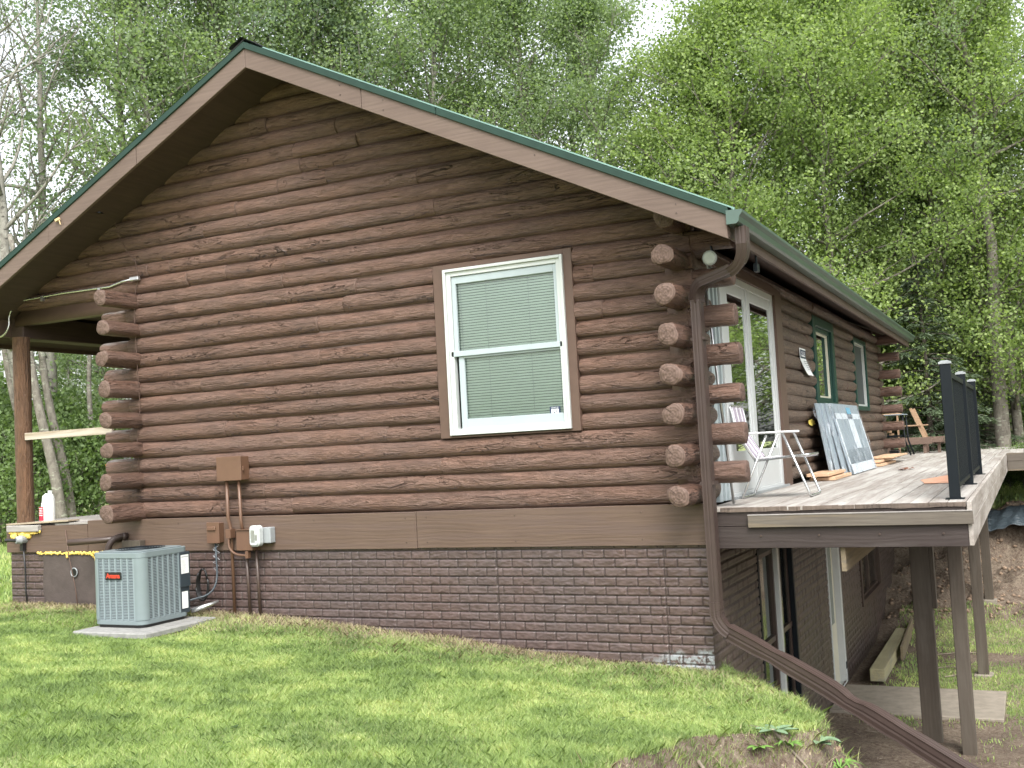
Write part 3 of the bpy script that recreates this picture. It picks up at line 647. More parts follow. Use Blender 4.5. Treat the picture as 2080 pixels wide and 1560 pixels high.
# patio door on the side wall
m = MB()
def ringx(mb, y0, y1, z0, z1, t_, x0, x1, mi=0):
    tl, tr, tb, tt = t_ if hasattr(t_, '__len__') else (t_,)*4
    mb.box(x0, x1, y0, y0+tl, z0, z1, mi); mb.box(x0, x1, y1-tr, y1, z0, z1, mi); mb.box(x0, x1, y0+tl, y1-tr, z0, z0+tb, mi); mb.box(x0, x1, y0+tl, y1-tr, z1-tt, z1, mi)
ringx(m, 1.12, 3.62, -.04, 2.28, (.09, .12, .05, .08), -.14, -.02); m.box(-.14, -.018, 2.24, 2.34, .0, 2.2)
door = m.build('patio_door', 'white_door', cabin, bevel=.004)
for (a, b) in ((1.21, 2.24), (2.34, 3.5)):
    m = MB(); ringx(m, a, b, .01, 2.2, (.22 if a < 2 else .1, .07, .42, .12), -.10, -.03); lf = m.build('door_leaf', 'white_door', door, bevel=.004)
    m = MB(); m.box(-.047, -.043, a+.2 if a < 2 else a+.08, b-.06, .42, 2.09); m.build('door_pane', 'door_glass', lf)
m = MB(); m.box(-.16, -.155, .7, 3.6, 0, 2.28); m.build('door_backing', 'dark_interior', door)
m = MB()
for a, b, mi in ((.66, .78, 0), (.80, .86, 1), (.87, .93, 0), (.94, 1.00, 1), (1.01, 1.06, 0), (1.07, 1.115, 1)): m.box(-.14+.01*mi*0, -.03-.03*mi, a, b, -.04, 2.28, mi)
m.build('sliding_screen', ['shade_vinyl', 'black_paint'], door)
m = MB(); m.box(-.14, .012, 3.62, 3.98, -.05, 2.36); m.box(-.14, .01, .6, 3.62, 2.28, 2.38); m.build('door_casing', 'casing_brown', cabin)
m = MB(); m.box(-.14, .03, 1.1, 3.7, -.05, -.02); m.build('door_sill', 'grey_plastic', door)
# green framed window and far window
m = MB(); ringx(m, GW[0], GW[1], GW[2], GW[3], (.2, .2, .1, .14), -.14, .012); ringx(m, GW[0]+.2, GW[1]-.2, GW[2]+.1, GW[3]-.14, .06, -.14, -.03); gwin = m.build('window', 'window_green', cabin, bevel=.006)
m = MB(); ringx(m, GW[0]+.26, GW[1]-.26, GW[2]+.16, GW[3]-.2, (.03, .05, .03, .03), -.12, -.055); m.build('window_sash', 'cream_door', gwin)
m = MB(); m.box(-.075, -.07, GW[0]+.28, GW[1]-.29, GW[2]+.18, GW[3]-.22); m.build('window_pane', 'door_glass', gwin)
m = MB(); ringx(m, FW[0], FW[1], FW[2], FW[3], (.1, .12, .08, .08), -.14, .0); fwin = m.build('window', 'window_green', cabin, bevel=.006)
m = MB(); ringx(m, FW[0]+.1, FW[1]-.12, FW[2]+.08, FW[3]-.08, .035, -.12, -.03); m.build('window_frame', 'white_vinyl', fwin)
plain('screen_mesh', (.055, .065, .07), .6, .3)
m = MB(); m.box(-.08, -.075, FW[0]+.13, FW[1]-.15, FW[2]+.1, FW[3]-.1); m.build('window_screen', 'screen_mesh', fwin)
# basement: patio door, white door, window
m = MB(); ringx(m, 1.84, 3.68, -3.05, -.62, .07, -.12, .01); bd = m.build('basement_patio_door', 'black_paint', cabin, bevel=.004)
m = MB(); ringx(m, 1.92, 2.75, -3.0, -.7, (.05, .06, .06, .05), -.08, -.03); ringx(m, 2.75, 3.6, -3.0, -.7, (.05, .05, .06, .05), -.1, -.05); m.box(-.09, -.04, 1.95, 3.6, -1.72, -1.66); m.build('door_frame', 'brown_metal_dark', bd)
m = MB(); m.box(-.09, .018, 2.74, 2.83, -3.0, -.7); m.build('door_stile', 'white_vinyl', bd)
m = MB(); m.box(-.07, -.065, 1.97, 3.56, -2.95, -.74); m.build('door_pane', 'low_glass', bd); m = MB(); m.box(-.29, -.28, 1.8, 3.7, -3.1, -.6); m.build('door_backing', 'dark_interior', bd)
m = MB(); ringx(m, 5.93, 7.0, -3.1, -.9, (.05, .12, .02, .1), -.14, .012); wd = m.build('basement_door', 'white_door', cabin, bevel=.004)
m = MB(); m.box(-.12, -.08, 5.98, 6.88, -3.08, -1.0); lf = m.build('door_leaf', 'cream_door', wd); m = MB(); m.box(-.082, -.072, 6.2, 6.7, -2.2, -1.1); m.build('door_pane', 'low_glass', lf)
m = MB(); m.box(.012, .02, 6.9, 6.95, -2.9, -2.8); m.build('door_hinge', 'black_paint', wd)
m = MB(); ringx(m, 8.95, 11.35, -2.32, -1.0, .09, -.13, .03); bw = m.build('basement_window', 'brown_metal_dark', cabin, bevel=.004)
m = MB(); ringx(m, 9.04, 10.2, -2.24, -1.08, .05, -.09, -.03); ringx(m, 10.2, 11.26, -2.24, -1.08, .05, -.09, -.03); m.build('window_frame', 'brown_metal_dark', bw)
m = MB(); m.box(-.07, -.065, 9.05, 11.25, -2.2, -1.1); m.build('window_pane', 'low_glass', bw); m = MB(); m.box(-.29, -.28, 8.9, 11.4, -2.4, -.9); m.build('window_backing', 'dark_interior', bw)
# small things fixed to the roof and eave
t_ = thing('flood_light', 'round clear flood light under the eave above the downspout bend', 'light', (.22, .0, 2.24))
m = MB(); m.tube([(.22, -.02, 2.215), (.22, -.10, 2.20)], [.05, .068], 20); m.build('lamp_head', 'grey_plastic', t_, smooth=False)
m = MB(); m.tube([(.22, -.101, 2.20), (.22, -.11, 2.199)], [.06, .05], 20); m.build('lamp_lens', 'lens_glass', t_)
m = MB(); m.tube([(.22, -.02, 2.215), (.22, .02, 2.25), (.2, .04, 2.34)], .012, 8); m.build('lamp_arm', 'black_plastic', t_)
m = MB(); m.box(.47, .51, .5, .6, 2.12, 2.2); m.box(.48, .5, .55, .57, 2.19, 2.3); tag(m.build('motion_sensor', 'black_paint', bevel=.004), 'small black sensor hanging under the eave beside the patio door', 'sensor')
m = MB(); m.box(-7.30, -7.23, YO-.04, YO-.02, 3.50, 3.53, rot=Matrix.Rotation(R_(-14), 3, 'Y')); m.tube([(-7.24, YO-.03, 3.51), (-7.22, YO-.03, 3.45)], .007, 6); tag(m.build('wood_scrap', 'tan_wood'), 'small pale wood scrap nailed to the left rake board', 'wood scrap')
m = MB(); m.tube([(-6.98, -.35, 3.60), (-6.98, -.35, 3.66)], .06, 14); m.build('vent_hole', 'black_plastic', cabin)

# ================================================================== DOWNSPOUT
def rsec(w_, h_, k=3, d=.0028):
    """corrugated rectangular section"""
    s = []
    nn = 8
    for (ax, ay), (bx_, by), rib in (((-w_, -h_), (w_, -h_), 1), ((w_, -h_), (w_, h_), 1), ((w_, h_), (-w_, h_), 1), ((-w_, h_), (-w_, -h_), 1)):
        nx, ny = (by-ay), -(bx_-ax); l = math.hypot(nx, ny); nx /= l; ny /= l
        for i in range(nn):
            q = i/nn; o = -d*(0.5-.5*math.cos(2*math.pi*q*k)) if rib else 0; s.append((ax+(bx_-ax)*q+nx*o, ay+(by-ay)*q+ny*o))
    return s
dsp = thing('downspout', 'brown corrugated metal downspout at the cabin corner running down onto the slope', 'downspout', (.07, -.13, -1.0))
def bez(a, b, c, n=8): return [tuple(Vector(a)*(1-t_)**2+Vector(b)*2*t_*(1-t_)+Vector(c)*t_*t_) for t_ in np.linspace(0, 1, n)]
dx, dy = .095, -.17
m = MB(); p = [(.62, -.50, 2.36), (.62, -.50, 2.28)]+bez((.62, -.50, 2.22), (.62, -.46, 2.06), (.48, -.40, 2.02), 9)
m.sweep(p, rsec(.047, .06), upv=(0, 1, 0)); m.build('upper_elbow', 'pipe_brown', dsp)
m = MB(); p = [(.50, -.405, 2.03), (.20, -.25, 1.975)]+bez((.18, -.24, 1.97), (dx, dy-.0, 1.94), (dx, dy, 1.80), 9)
m.sweep(p, rsec(.044, .056), upv=(0, 1, 0)); m.build('upper_elbow', 'pipe_brown', dsp)
m = MB(); m.sweep([(dx, dy, 1.82), (dx, dy, .4), (dx, dy+.01, -.90)], rsec(.045, .058), upv=(0, 1, 0)); m.build('pipe', 'pipe_brown', dsp)
# crimp rings on elbows
m = MB(); m.sweep([(dx, dy, -.86)]+bez((dx, dy, -.93), (dx+.0, dy, -1.06), (dx+.12, dy-.02, -1.13), 8), rsec(.048, .061), upv=(0, 1, 0)); 
for z in (-.93, -.955, -.98, -1.005): m.sweep([(dx, dy, z), (dx+.002, dy, z-.008)], rsec(.052, .064, 3, .004), upv=(0, 1, 0))
m.build('lower_elbow', 'pipe_brown', dsp)
m = MB(); e0 = Vector((dx+.09, dy-.01, -1.115)); e1 = Vector((4.3, -1.75, -2.93)); npt = 60; pts = []; scl = []
for i in range(npt):
    q = i/(npt-1); pp = e0.lerp(e1, q); pp.z += .02*math.sin(q*9)-.02*math.exp(-((q-.26)/.02)**2); pts.append(pp); scl.append(1+.04*min(1, q*3)-.16*math.exp(-((q-.10)/.018)**2)-.22*math.exp(-((q-.265)/.02)**2)-.1*math.exp(-((q-.36)/.015)**2))
m.sweep(pts, rsec(.054, .062, 3, .004), scl=scl); m.build('extension_pipe', 'pipe_brown', dsp)
m = MB(); m.box(dx-.064, dx+.064, dy-.052, dy+.10, 1.46, 1.485); m.box(dx-.064, dx+.064, dy-.052, dy+.10, .17, .2); m.build('pipe_bracket', 'pipe_brown', dsp)
m = MB(); m.tube([(.36, .5, -.05), (.28, .52, 2.05)], .014, 8); m.build('x', 'silver', dsp) if 0 else None
pole = MB(); pole.tube([(.16, .42, -.04), (.02, .42, 2.1)], .013, 8); tag(pole.build('metal_pole', 'silver', smooth=True), 'thin grey metal pole standing behind the log ends by the patio door', 'pole')

# ================================================================== DECK
deck = thing('deck', 'raised weathered wooden deck along the right side of the cabin', 'deck', (1.1, 7, -.41))
DT = -.045; DW = 2.19
m = MB(); x = .012; i = 0; bw_ = (DW-.012)/15
while i < 15:
    y0 = -.035+rs.uniform(-.012, .012); y = y0
    cuts = sorted(rs.uniform(2, 13) for _ in range(2))
    for yb in cuts+[14.4]:
        m.box(x+.003, x+bw_-.005, y, yb-.003, DT-.038+rs.uniform(-.001, .001), DT+rs.uniform(-.0025, .0025)); y = yb
    x += bw_; i += 1
# platform beyond the house (boards keep the same direction)
x = -4.0
while x < 7.0:
    m.box(x+.003, x+bw_-.004, 14.42, 20.6, DT-.038, DT+rs.uniform(-.003, .003)); x += bw_
m.build('deck_floor', 'deck_board', deck, bevel=.003)
m = MB(); n = 160; xs = np.linspace(.02, DW-.005, n)
top = DT-.002+0*xs; bot = DT-.04+.006*noise3(xs*9, 1, 1)
P = np.stack([np.stack([xs, -.046+.006*noise3(xs*25, 2, 3)-.004*noise3(xs*80, 1, 3), z], -1) for z in (bot, (bot+top)/2, top-.004)]+[np.stack([xs, 0*xs-.03, top+.001], -1)], 0)
m.grid(P[::-1]); m.build('board_ends', 'deck_end', deck)
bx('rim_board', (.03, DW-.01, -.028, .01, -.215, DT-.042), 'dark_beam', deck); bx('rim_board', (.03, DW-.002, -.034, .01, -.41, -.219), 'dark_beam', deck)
bx('ledger_board', (.40, 2.235, -.075, -.036, -.225, -.12), 'loose_board', deck)
m = MB(); m.box(.40, 2.235, -.078, -.034, -.119, -.112); m.build('ledger_cap', 'grey_board', deck)
m = MB(); m.box(DW, DW+.038, -.034, 14.42, -.21, DT+.001); m.box(DW, DW+.036, -.03, 14.42, -.405, -.214); m.build('side_fascia', 'deck_fascia', deck, bevel=.004)
m = MB(); m.box(DW+.04, 7, 14.38, 14.418, -.21, DT); m.box(DW+.04, 7, 14.384, 14.42, -.405, -.214); m.build('side_fascia', 'loose_board', deck, bevel=.004)
m = MB()
for y in np.arange(.5, 20, .41): m.box(.03, DW-.002, y, y+.038, -.28, DT-.04) if y < 14.3 else m.box(-3.9, 6.9, y, y+.038, -.28, DT-.04)
m.build('joist', 'treated_beam', deck)
m = MB(); m.box(1.16, 1.20, .02, 13.2, -.62, -.285); m.build('carrying_beam', 'treated_beam', deck, bevel=.003)
m = MB(); m.box(1.56, 1.60, 3.4, 14, -.60, -.285); m.build('carrying_beam', 'treated_beam', deck, bevel=.003)
def post(x, y, s, z0, z1, nm='deck_post', sx=None):
    m = MB(); zz = np.linspace(z0, z1, 12); sx = sx or s
    m.box(x-sx/2, x+sx/2, y-s/2, y+s/2, z0, z1); o = m.build(nm, 'treated_post', deck, bevel=.006); return o
for (x, y, sx, s) in ((1.41, 4.07, .215, .14), (1.83, 3.60, .15, .15), (1.82, 7.8, .15, .15), (1.80, 11.95, .15, .15)):
    z = float(H(x, y)); post(x, y, s, z-.1, -.41 if x > 1.5 else -.40, sx=sx)
for (x, y) in ((1.80, 11.95), (1.82, 7.8)):
    z = float(H(x, y)); m = MB(); m.box(x-.13, x+.13, y-.13, y+.13, z-.1, z+.03); m.build('post_footing', 'slab_concrete', deck, bevel=.01)
for x in (.5, 1.0, 1.5, 2.0): m = MB(); m.tube([(x, -.037, -.30), (x, -.045, -.30)], .009, 8); m.build('bolt', 'brown_metal_dark', deck)
m = MB(); m.box(1.52, 1.565, 4.0, 4.14, -1.55, -.6); m.build('post_brace', 'treated_post', deck, bevel=.004)
for (x, y) in ((4.5, 14.6), (6.8, 14.6)): post(x, y, .14, float(H(x, y))-.1, -.41)
m = MB(); m.box(1.0, 1.1, 1.2, 4.0, -.62, -.40); m.box(1.74, 1.86, 3.55, 3.66, -.53, -.40); m.build('post_block', 'treated_beam', deck)
# railing
rail = thing('deck_railing', 'black metal railing section standing on the deck edge, seen nearly end on', 'railing', (2.09, 2.6, DT))
ry = (.3, 2.6, 4.9); rx = 2.09
for y in ry:
    m = MB(); m.box(rx-.043, rx+.043, y-.043, y+.043, DT+.008, 1.105); po = m.build('rail_post', 'black_paint', rail, bevel=.004)
    m = MB(); m.box(rx-.05, rx+.05, y-.05, y+.05, 1.105, 1.122); m.prism([(rx-.05, 1.122), (rx+.05, 1.122), (rx+.02, 1.135), (rx-.02, 1.135)], y-.04, y+.04); m.build('post_cap', 'grey_plastic', po)
    m = MB(); m.box(rx-.075, rx+.075, y-.075, y+.075, DT+.002, DT+.010); m.build('base_plate', 'black_paint', po)
for a, b in zip(ry[:-1], ry[1:]):
    m = MB(); m.box(rx-.022, rx+.022, a+.044, b-.044, 1.0, 1.045); m.build('top_rail', 'trim_green' if 0 else 'black_paint', rail)
    m = MB(); m.box(rx-.02, rx+.02, a+.044, b-.044, .035, .07); m.build('bottom_rail', 'black_paint', rail)
    for y in np.linspace(a+.11, b-.11, 23):
        m = MB(); m.box(rx-.012, rx+.012, y-.011, y+.011, .07, 1.0); m.build('baluster', 'black_paint', rail)

# ================================================================== AC UNIT
px0, px1, py0, py1 = -6.42, -5.40, -1.40, -.36
m = MB(); m.box(px0, px1, py0, py1, -1.13, -1.065); tag(m.build('concrete_pad', 'concrete', bevel=.012), 'grey concrete pad under the air conditioning unit', 'pad')
ac = thing('air_conditioner', 'grey louvered outdoor air conditioner on a concrete pad by the foundation', 'air conditioner', (-6.03, -.80, -1.065))
acx, acy, hs_ = -6.03, -.80, .35
def rsq(h, r, n=6):
    out = []
    for cx_, cy_, a0 in ((h-r, h-r, 0), (-(h-r), h-r, 90), (-(h-r), -(h-r), 180), (h-r, -(h-r), 270)):
        for i in range(n+1): a = R_(a0+90*i/n); out.append((acx+cx_+r*math.cos(a), acy+cy_+r*math.sin(a)))
    return out
m = MB(); m.prism(rsq(hs_-.03, .07), -1.05, -.33, 'Z'); m.build('coil_core', 'ac_core', ac)
m = MB(); m.prism(rsq(hs_-.02, .08), -1.064, -1.03, 'Z'); m.build('base_foot', 'black_plastic', ac)
m = MB(); m.prism(rsq(hs_, .09), -1.035, -.985, 'Z'); m.build('base_pan', 'ac_grey', ac, bevel=.006)
m = MB(); m.prism(rsq(hs_+.004, .09), -.345, -.285, 'Z'); m.prism(rsq(hs_-.03, .08), -.284, -.275, 'Z'); tp = m.build('top_panel', 'ac_grey', ac, bevel=.012)
m = MB()
for i in range(9): m.tube([(acx+(.03+.028*i)*math.cos(a), acy+(.03+.028*i)*math.sin(a), -.268) for a in np.linspace(0, 2*math.pi, 33)], .003, 5)
m.build('fan_grille', 'black_paint', tp)
m = MB(); m.box(acx-.02, acx+.12, acy-.14, acy-.04, -.273, -.262); m.build('top_label', 'ac_dark', tp)
m = MB(); N = 40
def loop(h, r): 
    p = rsq(h, r); return p
for i in range(N):
    z = -.985+(.64*i)/N+.005
    o = rsq(hs_-.004, .086); inn = rsq(hs_-.012, .078); n_ = len(o)
    V = [(a, b, z) for a, b in o]+[(a, b, z+.0052) for a, b in o]+[(a, b, z+.0095) for a, b in inn]+[(a, b, z-.001) for a, b in inn]
    F = []
    for j in range(n_):
        k_ = (j+1) % n_
        for q in range(4): q2 = (q+1) % 4; F.append((q*n_+j, q*n_+k_, q2*n_+k_, q2*n_+j))
    m.add(V, F)
m.build('louver_grille', 'ac_light', ac)
m = MB()
for i in range(7):
    q = -.27+.085*i
    m.box(acx+q-.009, acx+q+.009, acy-hs_-.001, acy-hs_+.012, -.985, -.345); m.box(acx+hs_-.012, acx+hs_+.001, acy-.27+.078*i-.009, acy-.27+.078*i+.009, -.985, -.345)
m.build('grille_rib', 'ac_light', ac)
m = MB()
for sx_, sy_ in ((1, -1), (-1, -1), (-1, 1)):
    a0 = {(1, -1): 270, (-1, -1): 180, (-1, 1): 90}[(sx_, sy_)]
    pts = [(acx+sx_*(hs_-.088)+.092*math.cos(R_(a)), acy+sy_*(hs_-.088)+.092*math.sin(R_(a))) for a in np.linspace(a0-6, a0+96, 10)]; inn = [(acx+sx_*(hs_-.088)+.08*math.cos(R_(a)), acy+sy_*(hs_-.088)+.08*math.sin(R_(a))) for a in np.linspace(a0+96, a0-6, 10)]
    m = MB(); m.prism(pts+inn, -.985, -.345, 'Z'); m.build('corner_panel', 'ac_grey', ac)
m = MB(); m.box(acx+hs_-.03, acx+hs_+.012, acy+.2, acy+hs_+.005, -.72, -.345); m.box(acx+hs_-.03, acx+hs_-.002, acy+.2, acy+hs_-.002, -1.0, -.72); m.build('service_panel', 'ac_dark', ac, bevel=.004)
m = MB(); m.box(acx+hs_+.0125, acx+hs_+.014, acy+.215, acy+.33, -.575, -.375, 0)
for z in (-.39, -.397): m.box(acx+hs_+.0142, acx+hs_+.0148, acy+.22, acy+.325, z-.004, z, 1)
for z in np.arange(-.43, -.57, -.012): m.box(acx+hs_+.0142, acx+hs_+.0148, acy+.222, acy+.222+random.uniform(.05, .1), z-.002, z, 1)
m.build('data_label', ['paper_white', 'ink_grey'], ac); m = MB(); m.box(acx+hs_-.0018, acx+hs_-.0005, acy+.23, acy+.32, -.95, -.77, 0); m.build('data_label', 'paper_white', ac)
m = MB(); m.box(acx-.15, acx+.08, acy-hs_-.012, acy-hs_-.002, -.565, -.485); bd_ = m.build('badge', 'black_plastic', ac, bevel=.006)
text_mesh('badge_text', 'Amana', .068, 'red_letter', bd_, frame_M((acx-.035, acy-hs_-.0135, -.525), (1, 0, 0), (0, 0, 1)), .0015)
# ================================================================== UTILITIES ON THE GABLE WALL
def ubox(name, x0, x1, z0, z1, y0, mat, label, cat='utility box'):
    t_ = thing(name, label, cat, ((x0+x1)/2, -.03, z0)); m = MB(); m.box(x0, x1, y0+.012, -.0, z0, z1); m.build('box_body', mat, t_, bevel=.004); return t_
ub = ubox('electrical_box', -5.50, -5.17, .40, .66, -.15, 'brown_metal', 'large brown electrical box mounted on the logs above the skirt board')
m = MB(); m.box(-5.51, -5.165, -.152, -.138, .395, .665); cv = m.build('box_cover', 'brown_metal', ub, bevel=.005); m = MB(); m.box(-5.165, -5.15, -.13, -.10, .5, .55); m.build('latch', 'brown_metal', ub, bevel=.003); m = MB(); m.box(-5.30, -5.22, -.155, -.152, .635, .642); m.build('cover_emboss', 'brown_metal', cv)
ds = ubox('disconnect_box', -5.70, -5.54, -.29, -.07, -.12, 'brown_metal', 'small brown disconnect box with a pull handle on the skirt board')
m = MB(); m.box(-5.708, -5.53, -.124, -.108, -.295, -.06); m.build('box_cover', 'brown_metal', ds, bevel=.004); m = MB(); m.box(-5.69, -5.57, -.142, -.124, -.155, -.105); m.build('handle', 'brown_metal', ds, bevel=.012)
mt = ubox('meter_socket', -5.26, -5.04, -.375, -.15, -.17, 'brown_metal', 'brown square meter socket box on the skirt board beside the round meter')
m = MB(); m.box(-5.265, -5.035, -.175, -.0, -.152, -.145); m.build('box_lid', 'brown_metal', mt, bevel=.003)
em = thing('electric_meter', 'clear glass electric meter on a grey box at the skirt board', 'meter', (-4.9, -.1, -.33))
m = MB(); m.box(-4.93, -4.82, -.12, -.03, -.30, -.13); m.build('box_body', 'grey_plastic', em, bevel=.006)
def rb(x0, x1, z0, z1, r, n=6):
    o = []
    for cx_, cz_, a0 in ((x1-r, z1-r, 0), (x0+r, z1-r, 90), (x0+r, z0+r, 180), (x1-r, z0+r, 270)):
        for i in range(n+1): a = R_(a0+90*i/n); o.append((cx_+r*math.cos(a), cz_+r*math.sin(a)))
    return o
m = MB(); m.prism(rb(-5.04, -4.90, -.33, -.10, .045), -.22, -.12); m.build('glass_cover', 'lens_glass', em, bevel=.02)
m = MB(); m.prism(rb(-5.025, -4.915, -.31, -.12, .035), -.15, -.125); m.box(-5.005, -4.955, -.223, -.2205, -.28, -.15, 1); m.box(-4.95, -4.92, -.223, -.2205, -.26, -.2, 1); m.build('meter_core', ['white_plastic', 'silver'], em)
def pipe(name, pts, r, mat, label, cat='conduit', n=10, group=None):
    m = MB(); m.tube(pts, r, n); return tag(m.build(name, mat, smooth=True), label, cat, group)
pipe('conduit', [(-5.42, -.09, .42), (-5.42, -.09, -.02), (-5.40, -.07, -.15), (-5.40, -.06, -1.12)], .019, 'brown_metal', 'left brown conduit running from the large box down to the ground')
pipe('conduit', [(-5.25, -.09, .42), (-5.24, -.09, -.05), (-5.22, -.09, -.16)], .018, 'brown_metal', 'short brown conduit between the large box and the meter socket')
pipe('conduit', [(-5.20, -.07, -.36), (-5.19, -.05, -1.14)], .018, 'brown_metal_dark', 'middle brown conduit under the meter socket going into the ground')
pipe('conduit', [(-5.06, -.07, -.36), (-5.05, -.05, -1.14)], .018, 'brown_metal_dark', 'right brown conduit under the meter socket going into the ground')
m = MB(); m.tube([(-5.40, -.11, -.19)]+bez((-5.40, -.12, -.3), (-5.38, -.13, -.43), (-5.17, -.13, -.43), 8)+[(-5.13, -.13, -.43)], .013, 8); m.box(-5.43, -5.36, -.13, -.05, -.24, -.14); m.box(-5.15, -5.11, -.15, -.10, -.46, -.38); tag(m.build('flexible_conduit', 'brown_metal'), 'curved brown conduit elbow below the electrical boxes', 'conduit')
pipe('whip_cable', [(-5.62, -.08, -.29), (-5.60, -.10, -.5)]+bez((-5.58, -.12, -.6), (-5.50, -.2, -.85), (-5.68, -.32, -.87), 8)+[(-5.7, -.45, -.88)], .011, 'ac_dark', 'grey electrical whip from the disconnect box to the air conditioner', 'cable')
m = MB(); rn = random.Random(4)
p = [(-5.64, -.07, -.29)]
for i in range(16): p.append((-5.62+.035*math.sin(i*1.9)+rn.uniform(-.01, .01), -.08-.01*math.cos(i*2.1), -.31-.022*i))
m.tube(p, .003, 5); m.tube([(-5.61+.05*math.sin(q*2.4), -.09, -.3-.03*q) for q in np.linspace(0, 6, 12)], .0028, 5); tag(m.build('loose_wire', 'ink_grey'), 'thin tangled pale wires hanging below the disconnect box', 'wire')
m = MB()
for k in range(4): m.tube([(-5.80+.02*k+.10*math.cos(a)*(.6+.1*k), -.10-.03*k, -.75+.17*math.sin(a)) for a in np.linspace(.3+k, 5.8+k*.3, 16)], .012, 6)
tag(m.build('refrigerant_line', 'black_plastic', smooth=True), 'dark coiled refrigerant lines between the wall and the air conditioner', 'pipe')
m = MB(); m.tube([(-5.72, -.40, -1.0), (-5.62, -.30, -.97), (-5.50, -.20, -.92)], [.028, .03, .014], 8); tag(m.build('insulated_line', 'aluminium', smooth=True), 'grey taped insulated pipe at the lower right of the air conditioner', 'pipe')
# vent pipes and wood block
m = MB(); m.tube([(-7.62, -.35, -.245), (-7.25, -.10, -.235), (-7.1, -.02, -.23)], .038, 16); tag(m.build('vent_pipe', 'brown_metal_dark', smooth=True), 'straight dark brown vent pipe with an open end above the cement patch', 'vent pipe')
m = MB(); m.tube(bez((-7.0, -.03, -.20), (-7.08, -.22, -.18), (-7.12, -.22, -.36), 9)+[(-7.12, -.22, -.55)], .037, 14); m.tube([(-7.0, -.05, -.205), (-7.02, -.08, -.203)], .046, 14); tag(m.build('vent_pipe', 'pipe_brown', smooth=True), 'dark elbow vent pipe turning down behind the air conditioner', 'vent pipe')
m = MB(); m.box(-7.0, -6.72, -.12, -.03, -.34, -.25); tag(m.build('wood_block', 'treated_post', bevel=.004), 'small weathered wood block on the skirt board behind the air conditioner', 'wood block')
pipe('ground_wire', [(-8.0, -.04, -.12), (-7.94, -.06, -.4), (-7.83, -.07, -.8), (-7.78, -.08, -1.06)], .006, 'copper_wire', 'thin dark rod crossing the cement patch beside the vent hole', 'wire', 6)
fit = thing('hose_fitting', 'grey round plug fitting on the skirt board below the porch post', 'fitting', (-8.72, -.1, -.2))
m = MB(); m.tube([(-8.72, -.03, -.22), (-8.72, -.10, -.22), (-8.74, -.15, -.22)], [.055, .055, .04], 16); m.build('plug_body', 'grey_plastic', fit); m = MB(); m.tube([(-8.74, -.15, -.22), (-8.86, -.2, -.215)], .022, 10); m.box(-8.74, -8.69, -.09, -.04, -.36, -.24); m.build('plug_neck', 'black_plastic', fit)
pipe('hanging_cord', [(-8.70, -.07, -.33), (-8.69, -.06, -.6), (-8.68, -.07, -.85), (-8.64, -.08, -1.04)], .011, 'black_plastic', 'black cord hanging from the plug fitting down to the grass', 'cord', 8)
# conduit at the porch
cp = thing('metal_conduit', 'bare grey metal conduit curving from the gable to the porch beam', 'conduit', (-7.9, -.05, 2.6))
m = MB(); m.tube([(-6.78, -.05, 2.83), (-6.95, -.03, 2.83), (-7.15, -.03, 2.79), (-7.95, -.03, 2.80), (-8.45, -.03, 2.79)]+bez((-8.6, -.03, 2.79), (-8.86, -.03, 2.77), (-8.88, -.05, 2.58), 7)+bez((-8.88, -.05, 2.5), (-8.88, -.08, 2.36), (-9.05, -.08, 2.35), 6)+[(-9.5, -.08, 2.36)], .014, 8); m.build('conduit_pipe', 'aluminium', cp, smooth=True)
m = MB(); m.box(-6.80, -6.66, -.075, -.02, 2.81, 2.86); m.build('conduit_fitting', 'silver', cp, bevel=.01)
m = MB(); m.box(-7.34, -7.30, -.045, -.012, 2.74, 2.79); m.box(-8.32, -8.28, -.045, -.012, 2.74, 2.80); m.build('conduit_strap', 'silver', cp)
pipe('thin_wire', [(-7.05, -.2, 3.72), (-7.04, -.03, 3.6), (-7.02, -.02, 3.45), (-6.88, -.02, 3.2), (-6.74, -.02, 3.05), (-6.70, -.02, 2.85), (-6.78, -.02, 2.6), (-6.78, -.02, 2.2), (-6.76, -.02, 1.7), (-6.74, -.02, 1.3), (-6.80, -.02, .95), (-6.78, -.02, .3)], .0045, 'copper_wire', 'thin brown wire running down the left corner of the gable wall', 'wire', 5)
# wall sign
sg = thing('wall_sign', 'small white and navy notice sign curling off the side wall logs', 'sign', (.03, 5.15, 1.35))
m = MB(); v = np.linspace(0, 1, 9); uu = np.linspace(0, 1, 5); U, V = np.meshgrid(uu, v, indexing='ij')
P = np.stack([.012+.10*np.clip(V-.35, 0, 1)**1.5, 5.0+.42*U+.35*np.clip(V-.4, 0, 1), 1.72-.36*V], -1); m.grid(P); P2 = P.copy(); P2[..., 0] -= .003; m.grid(P2[::-1]); m.build('sign_sheet', 'paper_white', sg, smooth=True)
m = MB(); m.box(.014, .0155, 5.03, 5.40, 1.585, 1.70, 0); m.box(.016, .0175, 5.09, 5.34, 1.61, 1.675, 1); m.build('sign_panel', ['navy_ink', 'paper_white'], sg)
text_mesh('sign_text', 'NOTICE', .07, 'navy_ink', sg, frame_M((.019, 5.215, 1.643), (0, 1, 0), (0, 0, 1)))
m = MB()
for z, a, b in ((1.545, 5.1, 5.4), (1.52, 5.12, 5.42), (1.495, 5.2, 5.45), (1.47, 5.22, 5.47), (1.445, 5.25, 5.5)): m.box(.035+(1.56-z)*.22, .038+(1.56-z)*.22, a, b, z-.008, z)
m.build('fine_print', 'ink_grey', sg)
